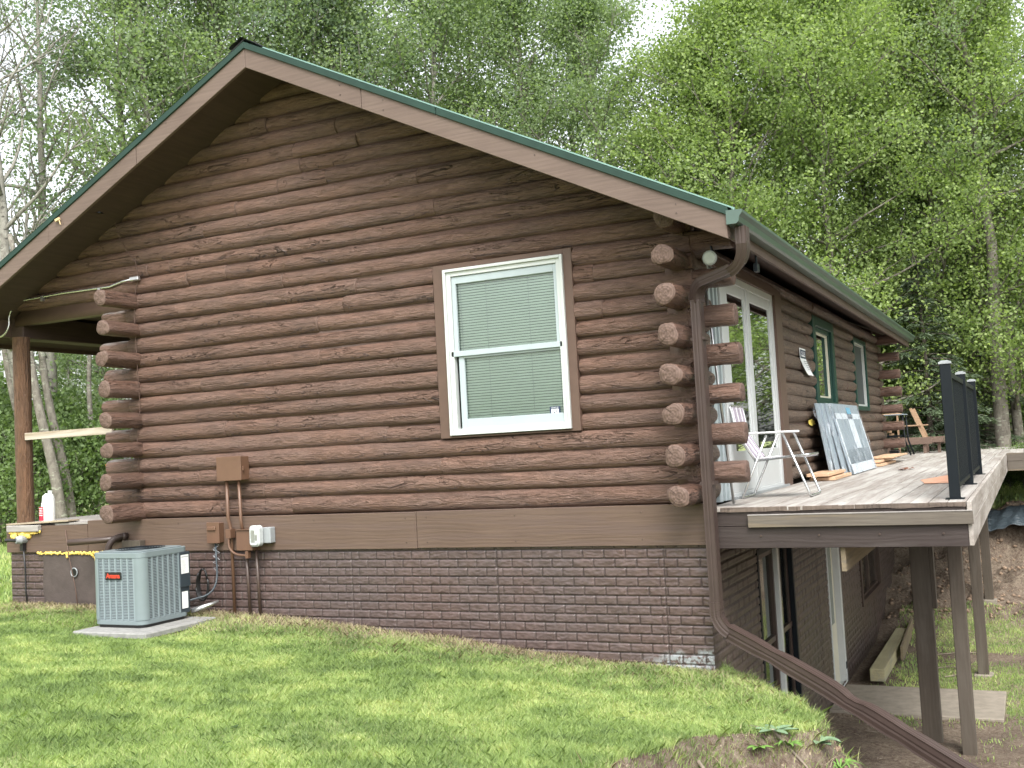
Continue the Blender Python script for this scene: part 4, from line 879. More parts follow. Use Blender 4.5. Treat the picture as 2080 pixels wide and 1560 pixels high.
m = MB(); n = 12; m.add([(.012, 5.5, .72)]+[(.012+.01*(i % 2), 5.5+(.22+.05*(i % 3))*math.cos(2*math.pi*i/n), .72+(.035+.012*(i % 2))*math.sin(2*math.pi*i/n)) for i in range(n)]+[(.004, 5.5, .72)]+[(.004, 5.5+.22*math.cos(2*math.pi*i/n), .72+.035*math.sin(2*math.pi*i/n)) for i in range(n)],
      [(0, 1+i, 1+(i+1) % n) for i in range(n)]+[(1+i, n+2+i, n+2+(i+1) % n, 1+(i+1) % n) for i in range(n)]); tag(m.build('foam_patch', 'yellow_leaf'), 'yellow dried foam smear on a side wall log beside the wrapped panels', 'foam patch')

# ================================================================== THINGS ON THE DECK
lc_ = thing('lawn_chair', 'folding aluminium lawn chair with white webbing on the deck by the patio door', 'chair', (.35, 1.45, DT))
ya, yb = 1.15, 1.72; z0 = DT+.014
def ut(pts): m = MB(); m.tube(pts, .0125, 8); return m
b1 = [(.50, ya, .60)]+[(.72, ya, z0+.05)]+bez((.72, ya, z0+.03), (.73, ya, z0), (.73, ya+.06, z0), 4)+bez((.73, yb-.06, z0), (.73, yb, z0), (.72, yb, z0+.03), 4)+[(.50, yb, .60)]
ut(b1).build('front_leg', 'aluminium', lc_, smooth=True)
b2 = [(.34, ya+.02, .58), (.08, ya+.02, z0+.04)]+bez((.07, ya+.02, z0+.03), (.06, ya+.02, z0), (.06, ya+.08, z0), 4)+bez((.06, yb-.08, z0), (.06, yb-.02, z0), (.07, yb-.02, z0+.03), 4)+[(.34, yb-.02, .58)]
ut(b2).build('rear_leg', 'aluminium', lc_, smooth=True)
b3 = [(.22, ya+.035, .32), (.04, ya+.035, .60), (-.02+.02, ya+.035, .84)]+bez((-.01, ya+.035, .87), (-.02, ya+.035, .90), (-.02, ya+.09, .90), 4)+bez((-.02, yb-.09, .90), (-.02, yb-.035, .90), (-.01, yb-.035, .87), 4)+[(0, yb-.035, .84), (.04, yb-.035, .6), (.22, yb-.035, .32)]
ut(b3).build('back_frame', 'aluminium', lc_, smooth=True)
b4 = [(.20, ya+.03, .33), (.70, ya+.03, .37)]+bez((.72, ya+.03, .37), (.74, ya+.03, .37), (.74, ya+.09, .37), 4)+bez((.74, yb-.09, .37), (.74, yb-.03, .37), (.72, yb-.03, .37), 4)+[(.20, yb-.03, .33)]
ut(b4).build('seat_frame', 'aluminium', lc_, smooth=True)
for y in (ya, yb): m = MB(); m.box(.06, .56, y-.022, y+.022, .595, .615); m.build('armrest', 'white_plastic', lc_, bevel=.008)
m = MB()
for i in range(7): m.box(.24+i*.072, .295+i*.072, ya+.03, yb-.03, .352+.004*(i % 2), .358+.004*(i % 2), 0)
for i in range(6): y = ya+.05+i*.082; m.box(.20, .74, y, y+.05, .349, .353, 0)
m.build('seat_webbing', 'webbing', lc_)
m = MB()
for i in range(6):
    y = ya+.06+i*.08; q = [(.20, .36), (.045, .61), (-.0, .88)]
    for (x0_, za), (x1_, zb_) in zip(q[:-1], q[1:]): m.add([(x0_, y, za), (x0_, y+.055, za), (x1_, y+.055, zb_), (x1_, y, zb_), (x0_-.005, y, za), (x0_-.005, y+.055, za), (x1_-.005, y+.055, zb_), (x1_-.005, y, zb_)], [(0, 1, 2, 3), (7, 6, 5, 4), (0, 3, 7, 4), (1, 5, 6, 2)], i % 2)
m.build('back_webbing', ['webbing', 'webbing_purple'], lc_)
# wrapped railing panels leaning on the wall
wp = thing('wrapped_panels', 'stack of plastic wrapped slatted panels leaning against the side wall', 'panels', (.35, 7.5, DT))
def lean(a, b, y0, y1, th, z1=.98):
    """sheet from base x=a to top x=b"""
    return [(a, y0, DT+.01), (a, y1, DT+.01), (b, y1, z1), (b, y0, z1), (a-th, y0, DT+.01), (a-th, y1, DT+.01), (b-th, y1, z1-.004), (b-th, y0, z1-.004)]
QF = [(0, 1, 2, 3), (7, 6, 5, 4), (0, 4, 5, 1), (1, 5, 6, 2), (2, 6, 7, 3), (3, 7, 4, 0)]
for i, (dxp, dyp) in enumerate(((0, 0), (-.06, -.22), (-.12, -.45), (-.17, -.66))):
    m = MB(); m.add(lean(.42+dxp, .19+dxp*.5, 6.1+dyp, 8.6+dyp, .03), QF); pn = m.build('slatted_panel', 'stripe_grey', wp, bevel=.003)
    if i == 0:
        m = MB()
        for y in np.linspace(6.25, 8.45, 22):
            m.add(lean(.424, .194, y, y+.028, .003, .93), QF)
        m.build('panel_slat', 'black_paint', pn)
m = MB(); q = lambda s_, y: (.43-.235*s_, y, DT+.012+.985*s_)
for y0, y1, s0, s1 in ((6.1, 8.6, .80, 1.0), (6.1, 8.6, 0, .14), (6.1, 6.2, 0, 1), (8.52, 8.6, 0, 1), (7.25, 7.75, .35, 1.0)):
    a, b, c_, d_ = q(s0, y0), q(s0, y1), q(s1, y1), q(s1, y0); m.add([a, b, c_, d_]+[(v[0]-.003, v[1], v[2]) for v in (a, b, c_, d_)], QF)
m.build('cardboard_edge', 'wrap_white', wp)
m = MB(); a, b, c_, d_ = q(.88, 7.3), q(.88, 7.7), q(.98, 7.7), q(.98, 7.3); m.add([(v[0]+.005, v[1], v[2]) for v in (a, b, c_, d_)], [(0, 1, 2, 3)]); m.build('blue_label', 'blue_sticker', wp)
U, V = np.meshgrid(np.linspace(0, 1, 26), np.linspace(0, 1, 26), indexing='ij'); m = MB()
fn = fbm(U*7, V*9, 3, 4)
m.grid(np.stack([.28-.22*V+.16*(1-U)*0+.05*fn+.15*U, 5.40+.68*U+.0*V, DT+.02+1.0*V], -1)); m.grid(np.stack([.445-.235*V+.012*fn, 6.08+2.55*U, DT+.015+.99*V], -1))
m.build('plastic_film', 'plastic_wrap', wp, smooth=True)
# lumber stacks
def stack(name, label, boards, mat='new_lumber'):
    t_ = thing(name, label, 'lumber', (boards[0][0], boards[0][2], DT), 'lumber on the deck')
    for b in boards: m = MB(); m.box(*b); m.build('board', mat, t_, bevel=.003)
stack('lumber_stack', 'short stack of new boards between the patio door and the wrapped panels', [(.10, .42, 4.6, 6.0, DT+.004, DT+.045), (.08, .36, 4.5, 5.9, DT+.06, DT+.10), (.14, .2, 4.5, 5.8, DT+.045, DT+.06)])
stack('lumber_stack', 'low stack of boards past the wrapped panels toward the far corner', [(.10, .45, 9.2, 11.2, DT+.004, DT+.045), (.12, .40, 9.4, 11.6, DT+.06, DT+.10), (.15, .55, 9.9, 12.3, DT+.115, DT+.14)])
m = MB(); rn = random.Random(2)
for i in range(7):
    x, y = 1.02+rn.uniform(-.08, .08), 7.2+rn.uniform(-.25, .25); a = rn.uniform(0, 6); r = .05
    m.add([(x+r*math.cos(a+j*1.57)*(1 if j % 2 else .6), y+r*2*math.sin(a+j*1.57), DT+.008+.03*rn.random()) for j in range(4)], [(0, 1, 2, 3)])
tag(m.build('dead_leaves', 'dead_leaf'), 'few curled brown dead leaves lying on the middle of the deck', 'leaves')
m = MB(); m.add([(x, y, DT+.0065) for x, y in ((1.50, 3.9), (1.62, 3.0), (1.95, 2.9), (1.92, 4.3), (1.75, 5.0))], [(0, 1, 2, 3, 4)]); so_ = m.build('bare_patch', 'orange_stain', deck)
# far lounge chair and patio table
fc = thing('adirondack_chair', 'slatted wooden lounge chair at the far end of the deck', 'chair', (.25, 17.6, DT))
m = MB()
for (x, y) in ((-.35, 17.3), (.45, 17.3), (-.35, 18.0), (.45, 18.0), (.75, 17.5)): m.box(x-.035, x+.035, y-.03, y+.03, DT, DT+.35)
m.build('leg', 'chair_wood_brown', fc)
m = MB(); m.box(-.45, .62, 17.22, 17.27, .17, .33); m.box(-.45, .85, 17.98, 18.03, .17, .33); m.box(.60, .85, 17.3, 17.98, .2, .3); m.build('seat_base', 'chair_wood_brown', fc, bevel=.004)
m = MB()
for i in range(9): m.box(-.42+i*.1, -.34+i*.1, 17.27, 18.0, .30+.0*i, .325)
m.build('seat_slat', 'chair_wood', fc)
m = MB()
for i in range(7): z = .38+.09*i; xx = -.30-.05*i; m.box(xx-.02, xx+.02, 17.3+.02*i, 17.97-.02*i, z, z+.075)
m.build('backrest', 'chair_wood', fc)
for y in (17.2, 17.98): m = MB(); m.box(-.42, .50, y, y+.12, .60, .63); m.build('armrest', 'chair_wood', fc, bevel=.004)
for y in (17.26, 18.0): m = MB(); m.sweep([(.47, y, .30), (.20, y, 1.02)], [(-.02, -.03), (.02, -.03), (.02, .03), (-.02, .03)]); m.build('side_brace', 'chair_wood', fc)
tb = thing('patio_table', 'dark glass topped metal patio table beside the wooden lounge chair', 'table', (-.15, 15.9, DT))
m = MB(); m.box(-.75, .22, 15.5, 16.3, .86, .885); m.build('tabletop', 'stripe_grey', tb, bevel=.01)
for x, y in ((-.7, 15.55), (.18, 15.55), (-.7, 16.25), (.18, 16.25)): m = MB(); m.tube([(x, y, .86), (x+.02, y, .3), (x+(.12 if x > 0 else -.1), y, DT+.01)], .018, 8); m.build('leg', 'black_paint', tb, smooth=True)
m = MB(); m.box(-.7, .18, 15.6, 16.2, .38, .42); m.build('shelf', 'black_paint', tb)
m = MB(); m.box(-.05, .14, 14.7, 14.95, DT, DT+.13); m.box(-.06, .15, 14.69, 14.96, DT+.13, DT+.15); tag(m.build('small_box', 'black_plastic', bevel=.01), 'small black box on the deck floor at the far corner of the cabin', 'box')
rc = thing('folding_chair', 'light wood chair back standing behind the far log ends', 'chair', (-.45, 16.9, DT))
m = MB(); m.box(-.8, .0, 16.7, 16.78, .95, 1.05); m.box(-.8, .02, 16.7, 17.2, .88, .92); m.build('backrest', 'chair_wood', rc, bevel=.02); m = MB()
for x in (-.75, -.05): m.box(x-.02, x+.02, 16.72, 16.76, DT, .95)
m.build('leg', 'chair_wood', rc)
# ---- jug on the porch floor
jg = thing('plastic_jug', 'white plastic jug with a red label on the porch floor beside the post', 'jug', (-8.47, .12, -.02))
m = MB(); zs = [0, .01, .22, .27, .32, .35, .36]; ws = [.085, .09, .09, .078, .05, .025, .022]; dd = [.05, .055, .055, .05, .04, .025, .022]; ox = [0, 0, 0, .01, .03, .04, .04]; n = 16; V = []
for z, a, b, o_ in zip(zs, ws, dd, ox): V += [(-8.47+o_+a*np.sign(math.cos(t_))*abs(math.cos(t_))**.6, .12+b*np.sign(math.sin(t_))*abs(math.sin(t_))**.6, -.02+z) for t_ in np.linspace(0, 2*math.pi, n, endpoint=False)]
F = [tuple(range(n))[::-1]]+[(i*n+j, i*n+(j+1) % n, (i+1)*n+(j+1) % n, (i+1)*n+j) for i in range(len(zs)-1) for j in range(n)]+[tuple(range((len(zs)-1)*n, len(zs)*n))]; m.add(V, F)
m.build('jug_body', 'white_plastic', jg, smooth=True)
m = MB(); m.tube([(-8.43, .12, .34), (-8.43, .12, .37)], .027, 12); m.build('cap', 'white_plastic', jg)
m = MB(); m.tube([(-8.45, .12, .30), (-8.50, .12, .325), (-8.55, .12, .30), (-8.56, .12, .22)], .014, 8); m.build('handle', 'white_plastic', jg, smooth=True)
m = MB(); m.box(-8.562, -8.49, .060, .0625, .0, .17, 0)
for i in range(5): m.box(-8.56, -8.50, .058, .0595, .15-.022*i, .156-.022*i, 1)
m.build('jug_label', ['red_label', 'paper_white'], jg)
m = MB(); m.prism([(-7.62, .64), (-7.35, .64), (-7.35, .50)], .35, .38); m.box(-7.66, -7.3, .3, .5, .64, .66); tag(m.build('shelf_bracket', 'orange_wood'), 'small orange wood shelf bracket sticking out behind the left log ends', 'bracket')

# ================================================================== LOWER YARD
m = MB(); m.box(.02, 2.14, 5.25, 6.80, -3.22, -3.10); tag(m.build('concrete_slab', 'slab_concrete', bevel=.01), 'tan concrete slab outside the white basement door', 'slab')
m = MB(); m.box(.33, .54, 6.95, 10.4, -3.08, -2.90); tag(m.build('landscape_timber', 'timber', bevel=.008), 'long squared landscape timber lying beside the basement wall', 'timber')
m = MB(); m.box(.56, .60, 8.4, 11.0, -3.06, -2.84, rot=Matrix.Rotation(R_(2), 3, 'Z')); tag(m.build('loose_plank', 'treated_beam', bevel=.003), 'plank standing on edge against the squared landscape timber', 'plank')
U, V = np.meshgrid(np.linspace(1.7, 5.5, 70), np.linspace(0, 1, 22), indexing='ij')
ty = 15.25-.75*V; tz = H(U, ty*0+15.3)-.02+.10-.34*V-.09*(U-1.7)*.6+.05*fbm(U*3, V*3, 2)+.02*np.sin(U*21+V*5)
m = MB(); m.grid(np.stack([U, ty, tz], -1)); mm = m.build('plastic_tarp', 'tarp_plastic', smooth=True); tag(mm, 'black plastic sheet draped over the top of the dirt bank', 'tarp')
mm.modifiers.new('s', 'SOLIDIFY').thickness = .006
# fallen sticks
rn = random.Random(12)
def stickpts(x, y, a, l, lift=.01):
    pts = []
    for i in range(6):
        q = i/5; xx = x+math.cos(a)*l*q+rn.uniform(-.02, .02); yy = y+math.sin(a)*l*q+rn.uniform(-.02, .02); pts.append((xx, yy, float(H(xx, yy))+lift+.02*rn.random()))
    return pts
sticks = [(1.0, 8.2, .3, .7, 'pale fallen branch near the squared timber'), (1.2, 8.7, -.4, .8, 'fallen branch crossing the bare ground behind the tall posts'), (.9, 9.3, .1, 1.0, 'long thin fallen branch farther up beside the plank'), (1.3, 7.7, .6, .6, 'short twig behind the second deck post')]
for (x, y, a, l, lab) in sticks: pp = stickpts(x, y, a, l); m = MB(); m.tube(pp, [.012, .011, .01, .008, .006, .003], 5); m.tube([pp[2], (pp[2][0]+.12, pp[2][1]+.14, pp[2][2]+.04)], [.006, .002], 4); tag(m.build('fallen_stick', 'stick'), lab, 'stick', 'fallen sticks')
for (pts, lab) in (([(1.35, -.75), (1.55, -.9), (1.75, -1.25), (2.0, -1.5)], 'pale exposed root at the foot of the bank under the downspout'), ([(.75, -1.9), (.95, -2.0), (1.15, -1.95), (1.3, -2.1)], 'thin dark root sticking out of the lawn edge'), ([(.55, -2.5), (.8, -2.6), (1.0, -2.9), (1.1, -3.1)], 'exposed root nearest the camera at the lawn edge')):
    m = MB(); m.tube([(x, y, float(H(x, y))+.02) for x, y in pts], [.014, .012, .009, .004], 6); tag(m.build('exposed_root', 'stick', smooth=True), lab, 'root', 'exposed roots')
m = MB()
for i in range(60):
    x, y = rn.uniform(.3, 2.3), rn.uniform(-1.2, 4.8)
    if float(sdist(np.array([x]), np.array([y]), CREST)[0]) < .3: continue
    a = rn.uniform(0, 6.3); l = rn.uniform(.04, .16); z = float(H(x, y)); m.tube([(x, y, z+.012), (x+l*math.cos(a), y+l*math.sin(a), float(H(x+l*math.cos(a), y+l*math.sin(a)))+.018)], [.005, .003], 4)
o = m.build('twig_litter', 'stick'); o['kind'] = 'stuff'; o['label'] = 'small twigs scattered on the bare soil'; o['category'] = 'litter'
# clods on the dirt bank
m = MB()
for i in range(1600):
    if i >= 900: x, y = rn.uniform(.35, 1.7), rn.uniform(-3.2, -1.0)
    elif i < 600: x, y = rn.uniform(.1, 3.2), rn.uniform(11.2, 15.4)
    else: x, y = rn.uniform(.3, 2.2), rn.uniform(-3.2, .6)
    if sdist(np.array([x]), np.array([y]), CREST)[0] < .1: continue
    r = rn.uniform(.015, .06) if i < 600 else rn.uniform(.006, .026); z = float(H(x, y)); c0 = m.n
    V = []; 
    for vx, vy, vz in ((1, 0, 0), (-1, 0, 0), (0, 1, 0), (0, -1, 0), (0, 0, 1), (0, 0, -1)): k = r*rn.uniform(.6, 1.3); V.append((x+vx*k, y+vy*k, z+vz*k*.8+r*.2))
    m.add(V, [(0, 2, 4), (2, 1, 4), (1, 3, 4), (3, 0, 4), (2, 0, 5), (1, 2, 5), (3, 1, 5), (0, 3, 5)])
plain('clod', (.24, .175, .125), .95, .1, var=.35, scale=5)
o = m.build('soil_clods', 'clod', smooth=True); o['kind'] = 'stuff'; o['label'] = 'loose clods of tan soil on the dug bank'; o['category'] = 'soil'
# broadleaf weeds on the bank
def plant(x, y, n, ln, wd, mat, lab, cat='plant', name='weed', rise=.5, seed=0, grp=None):
    rn = random.Random(seed); z = float(H(x, y)); m = MB()
    for i in range(n):
        a = 2*math.pi*i/n+rn.uniform(-.3, .3); l = ln*rn.uniform(.7, 1.1); el = rise*rn.uniform(.6, 1.3); V = []
        for j in range(6):
            q = j/5; r = l*q; zz = z+.02+l*(el*q-.75*el*q*q*1.1); wv_ = wd*math.sin(math.pi*min(1, .12+q*.88))**.8*(1 if j < 5 else .05)
            for s_ in (-1, 0, 1): V.append((x+r*math.cos(a)-s_*wv_*math.sin(a), y+r*math.sin(a)+s_*wv_*math.cos(a), zz+abs(s_)*wd*.25))
        m.add(V, [(j*3+k, j*3+k+1, j*3+k+4, j*3+k+3) for j in range(5) for k in (0, 1)])
    return tag(m.build(name, mat, smooth=True), lab, cat, grp)
plant(1.2, -1.66, 7, .15, .036, 'broad_leaf', 'pale broadleaf rosette weed on the bank below the lawn edge', seed=1, rise=.8)
plant(.95, -2.0, 6, .16, .03, 'broad_leaf', 'drooping broadleaf weed hanging over the lawn edge', seed=2, rise=.2)
plant(.86, -2.08, 9, .12, .02, 'weed_leaf', 'small yellow green weed in the eroded notch of the bank', seed=3)
plant(1.04, -1.98, 10, .15, .014, 'weed_leaf', 'leafy yellow green weed low in the notch at the bottom edge', seed=4, rise=1)
plant(1.3, -1.2, 6, .07, .015, 'weed_leaf', 'tiny weed at the tip of the lawn crest', seed=5)
plant(1.3, -1.55, 14, .18, .007, 'weed_leaf', 'spiky grass clump beside the pale broadleaf weed', seed=6, rise=1.4)

# ================================================================== FAST LEAF / BLADE MESHES
def fast_mesh(name, V, nper, vals, mat):
    """V: (N*nper,3) vertices, each group of nper is one polygon"""
    N = len(V)//nper; me = bpy.data.meshes.new(name); me.vertices.add(len(V)); me.vertices.foreach_set('co', V.astype(np.float32).ravel())
    me.loops.add(N*nper); me.loops.foreach_set('vertex_index', np.arange(N*nper, dtype=np.int32)); me.polygons.add(N)
    me.polygons.foreach_set('loop_start', np.arange(0, N*nper, nper, dtype=np.int32)); me.polygons.foreach_set('loop_total', np.full(N, nper, np.int32))
    me.update(calc_edges=True); a = me.attributes.new('lv', 'FLOAT', 'POINT'); a.data.foreach_set('value', np.repeat(vals, nper).astype(np.float32)); me.materials.append(MATS[mat]); return me
def obj_of(name, me, parent=None, loc=(0, 0, 0)):
    o = bpy.data.objects.new(name, me); col.objects.link(o); o.parent = parent; o.location = loc; OFF[o] = np.array(loc); return o
# ---- lawn blades
def in_view(x, y, z, mx=1.08):
    d = np.stack([x-CAM.x, y-CAM.y, z-CAM.z], -1); f_ = d@np.array(fw); a = d@np.array(r2)/f_*2182.4; b = d@np.array(u2)/f_*2182.4
    return (f_ > .5) & (np.abs(a) < 1040*mx+60) & (b > -780*mx-80) & (b < 780*mx), f_
def blades(n, xr, yr, hgt, wid, mat, name, dens, seed, label, lean_=.5):
    r = np.random.default_rng(seed); x = r.uniform(*xr, n); y = r.uniform(*yr, n); z = H(x, y); ok, f_ = in_view(x, y, z)
    p = dens(x, y, f_); ok &= r.random(n) < p; x, y, z, f_ = x[ok], y[ok], z[ok], f_[ok]; n = len(x)
    hh = hgt*(.55+.9*r.random(n))*(1+.35*fbm(x*1.4, y*1.4, 5, 3)); a = r.uniform(0, 2*math.pi, n); b = r.uniform(0, 2*math.pi, n); ln = lean_*(.2+r.random(n)); ww = wid*(.7+.6*r.random(n))*np.clip(f_/7, .8, 2.)
    cx, cy = np.cos(a), np.sin(a); lx, ly = np.cos(b)*ln*hh, np.sin(b)*ln*hh
    B = np.stack([x, y, z-.01], -1); side = np.stack([cx*ww, cy*ww, 0*x], -1); mid = B+np.stack([lx*.35, ly*.35, hh*.6], -1); tip = B+np.stack([lx, ly, hh], -1)
    V = np.stack([B-side, B+side, mid+side*.75, tip, mid-side*.75], 1).reshape(-1, 3)
    pat = .54+.24*fbm(x*.75, y*.75, 12, 4)+.6*fbm(x*3.5, y*3.5, 14, 3); v = np.clip(pat+.7*(r.random(n)-.5), 0, 1)
    me = fast_mesh(name, V, 5, v, mat); o = obj_of(name, me); o['kind'] = 'stuff'; o['label'] = label; o['category'] = 'grass'; return n
def d_lawn(x, y, f_):
    d = sdist(x, y, CREST); lawn = (d < .05) & ~((x > PX) & (x < .02) & (y > -.05)) & ~((x > px0) & (x < px1) & (y > py0) & (y < py1))
    dry = (1-sstep(.1, .8, -y+.3*fbm(x*1.1, y*1.1, 3, 3)))*sstep(-9, -8.6, x)*(1-sstep(-1.6, -.6, x))
    dry = np.maximum(dry, .8*np.exp(-(((x+5.0)/.7)**2+((y+.5)/.5)**2))); bare = sstep(.42, .6, fbm(x*1.3, y*1.3, 40, 3))*.6
    return lawn*(1-.86*dry)*(1-bare)*np.clip((9.5/f_)**1.6, .12, 1)
blades(1200000, (-11.5, 2), (-6.4, 1.2), .040, .0019, 'grass_blade', 'grass', d_lawn, 1, 'short patchy green lawn grass in front of the cabin', 1.0)
blades(120000, (-24, -9.0), (-3, 22), .09, .006, 'grass_blade', 'grass', lambda x, y, f_: np.clip((12/f_), 0, 1), 2, 'lawn grass beyond the left end of the cabin')
blades(70000, (-9, 1.5), (-1.3, -.0), .05, .0013, 'dry_grass', 'dry_grass', lambda x, y, f_: (sdist(x, y, CREST) < -.02)*np.exp(-np.abs(y)/.45)*.9, 3, 'dry straw coloured grass along the foundation', 1.1)
blades(60000, (.3, 3.5), (2.4, 11.8), .05, .003, 'grass_blade', 'grass', lambda x, y, f_: .5*sstep(-.0, .35, fbm(x*.55, y*.55, 31, 4))*sstep(2.5, 4.5, y)*(sdist(x, y, CREST) > .5)*~((x < 2.16) & (y > 5.2) & (y < 6.85)), 4, 'sparse grass in the lower yard under the deck')
blades(9000, (0, 2.2), (-4.2, .0), .06, .002, 'dry_grass', 'dry_grass', lambda x, y, f_: np.exp(-(np.abs(sdist(x, y, CREST)-.10)/.09)**2)*(noise3(x*5, y*5, 3) > 0), 9, 'dry roots and dead grass hanging on the eroded bank', 1.8)
blades(22000, (.1, 2.3), (-4.2, .3), .06, .002, 'grass_blade', 'grass', lambda x, y, f_: .6*(sdist(x, y, CREST) > .1)*(sdist(x, y, CREST) < 1.3)*(fbm(x*2.6, y*2.6, 8, 3) > .12), 10, 'scattered grass tufts growing on the dug bank', 1.2)
blades(30000, (0, 2.6), (-4.5, .3), .07, .0014, 'grass_blade', 'grass', lambda x, y, f_: np.exp(-(np.abs(sdist(x, y, CREST)-.01)/.06)**2)*(.3+.7*(noise3(x*6, y*6, 1) > -.1)), 5, 'longer grass hanging over the eroded lawn edge', 1.3)
blades(60000, (1.2, 9), (15.6, 34), .09, .007, 'grass_blade', 'grass', lambda x, y, f_: .9+0*x, 6, 'bright grass beyond the dirt bank')

r9 = np.random.default_rng(99); VV = []; val = []
for i in range(260):
    x, y = r9.uniform(-9, 1.2), r9.uniform(-6.2, -.6)
    if sdist(np.array([x]), np.array([y]), CREST)[0] > -.1: continue
    z = float(H(x, y))+.012; n_ = r9.integers(4, 8); sz = r9.uniform(.018, .045); v0 = r9.random()
    for j in range(n_):
        a = j*6.283/n_+r9.uniform(-.4, .4); l = sz*r9.uniform(.7, 1.2); w_ = l*.28; c_, s_ = math.cos(a), math.sin(a); h_ = r9.uniform(.004, .02)
        VV += [(x, y, z), (x+.5*l*c_-w_*s_, y+.5*l*s_+w_*c_, z+h_), (x+l*c_, y+l*s_, z+h_*.8), (x+.5*l*c_+w_*s_, y+.5*l*s_-w_*c_, z+h_)]; val.append(v0)
o = obj_of('lawn_weeds', fast_mesh('lawn_weeds', np.array(VV), 4, np.array(val), 'shrub_leaf')); o['kind'] = 'stuff'; o['label'] = 'small clover and weed leaves scattered in the lawn'; o['category'] = 'weeds'
# ================================================================== TREES
def rot_rand(r, n):
    """random orthonormal pairs"""
    a = r.normal(size=(n, 3)); a /= np.linalg.norm(a, axis=1)[:, None]; b = r.normal(size=(n, 3)); b -= (a*b).sum(1)[:, None]*a; b /= np.linalg.norm(b, axis=1)[:, None]; return a, b
def leaf_verts(r, C_, L_, Wd, flat=.0):
    n = len(C_); a, b = rot_rand(r, n)
    a[:, 2] -= flat; a /= np.linalg.norm(a, axis=1)[:, None]; b -= (a*b).sum(1)[:, None]*a; b /= np.linalg.norm(b, axis=1)[:, None]
    l = L_*(.7+.6*r.random(n))[:, None]; w_ = Wd*(.7+.6*r.random(n))[:, None]
    return np.stack([C_, C_+a*l*.5+b*w_, C_+a*l, C_+a*l*.5-b*w_], 1).reshape(-1, 3)
def broadleaf(seed, Ht, tr, lo, Rm, nl, ncl, per, L_, Wd, lmat, bmat, up_=.75, spread=.32, bare=0., lean_=0.4, prof=None, sub=6):
    """returns (wood mesh, leaf mesh); tree stands at origin"""
    r = np.random.default_rng(seed); wood = MB(); zz = np.linspace(0, 1, 14); off = np.cumsum(r.normal(0, .012*Ht, (14, 2)), 0)*zz[:, None]**.5; ld = r.uniform(-1, 1, 2)*lean_
    T = np.stack([off[:, 0]*.5+ld[0]*zz**1.3, off[:, 1]*.5+ld[1]*zz**1.3, zz*Ht-.3*(zz == 0)], -1)
    wood.tube(T.tolist(), (tr*(1-.93*zz)+.01).tolist(), 8)
    def at(h): return np.array([np.interp(h, T[:, 2], T[:, i]) for i in range(3)])
    centers = []
    for i in range(nl):
        q = (i+r.random())/nl; h = lo+(Ht-lo)*q*.97; base = at(h); a = i*2.4+r.uniform(-.5, .5)
        pr = prof(q) if prof else (math.sin(math.pi*min(1, .18+.82*q))**.8)
        ln = Rm*pr*r.uniform(.65, 1.15)+.3; el = up_*(.6+.7*q)*r.uniform(.7, 1.3)
        d = np.array([math.cos(a)*math.cos(el), math.sin(a)*math.cos(el), math.sin(el)]); pts = [base]; dd = d.copy()
        for j in range(6):
            dd = dd+r.normal(0, .13, 3)+np.array([0, 0, .05 if up_ > .3 else -.03]); dd /= np.linalg.norm(dd); pts.append(pts[-1]+dd*ln/6)
        r0 = tr*(1-.85*h/Ht)*.45+.008; wood.tube([p.tolist() for p in pts], [r0*(1-.88*j/6)+.003 for j in range(7)], 5, cap=False)
        isbare = r.random() < bare
        for s_ in range(sub):
            t0 = r.uniform(.25, 1); k = t0*6; j = min(5, int(k)); p = pts[j]+(pts[j+1]-pts[j])*(k-j); a2 = r.normal(size=3); a2[2] = abs(a2[2])*.6; a2 /= np.linalg.norm(a2); sl = ln*.38*r.uniform(.4, 1.1)
            e = p+(a2*.7+d*.5)*sl; mid = (p+e)/2+r.normal(0, .05, 3); wood.tube([p.tolist(), mid.tolist(), e.tolist()], [r0*.35+.003, r0*.2+.003, .003], 4, cap=False)
            if isbare: 
                for _ in range(3): e2 = e+r.normal(0, .3, 3); wood.tube([mid.tolist(), e2.tolist()], [.006, .002], 3, cap=False)
                continue
            for c in range(ncl): centers.append(p+(e-p)*r.uniform(.3, 1.15)+r.normal(0, .16, 3))
    cen = np.array(centers); n = len(cen); cv = r.random(n)
    k = r.poisson(per, n); idx = np.repeat(np.arange(n), k); sp = spread*(.6+.8*r.random(n))
    P = cen[idx]+r.normal(0, 1, (len(idx), 3))*sp[idx][:, None]*np.array([1, 1, .7])
    rad = np.hypot(P[:, 0], P[:, 1]); val = np.clip(.10+.62*cv[idx]+.4*(r.random(len(idx))-.3), 0, 1)
    V = leaf_verts(r, P, L_, Wd, .25)
    wm = wood.build('tmpwood', bmat, loc=(0, 0, 0), smooth=True); wme = wm.data; bpy.data.objects.remove(wm)
    return wme, fast_mesh('crown', V, 4, val, lmat)
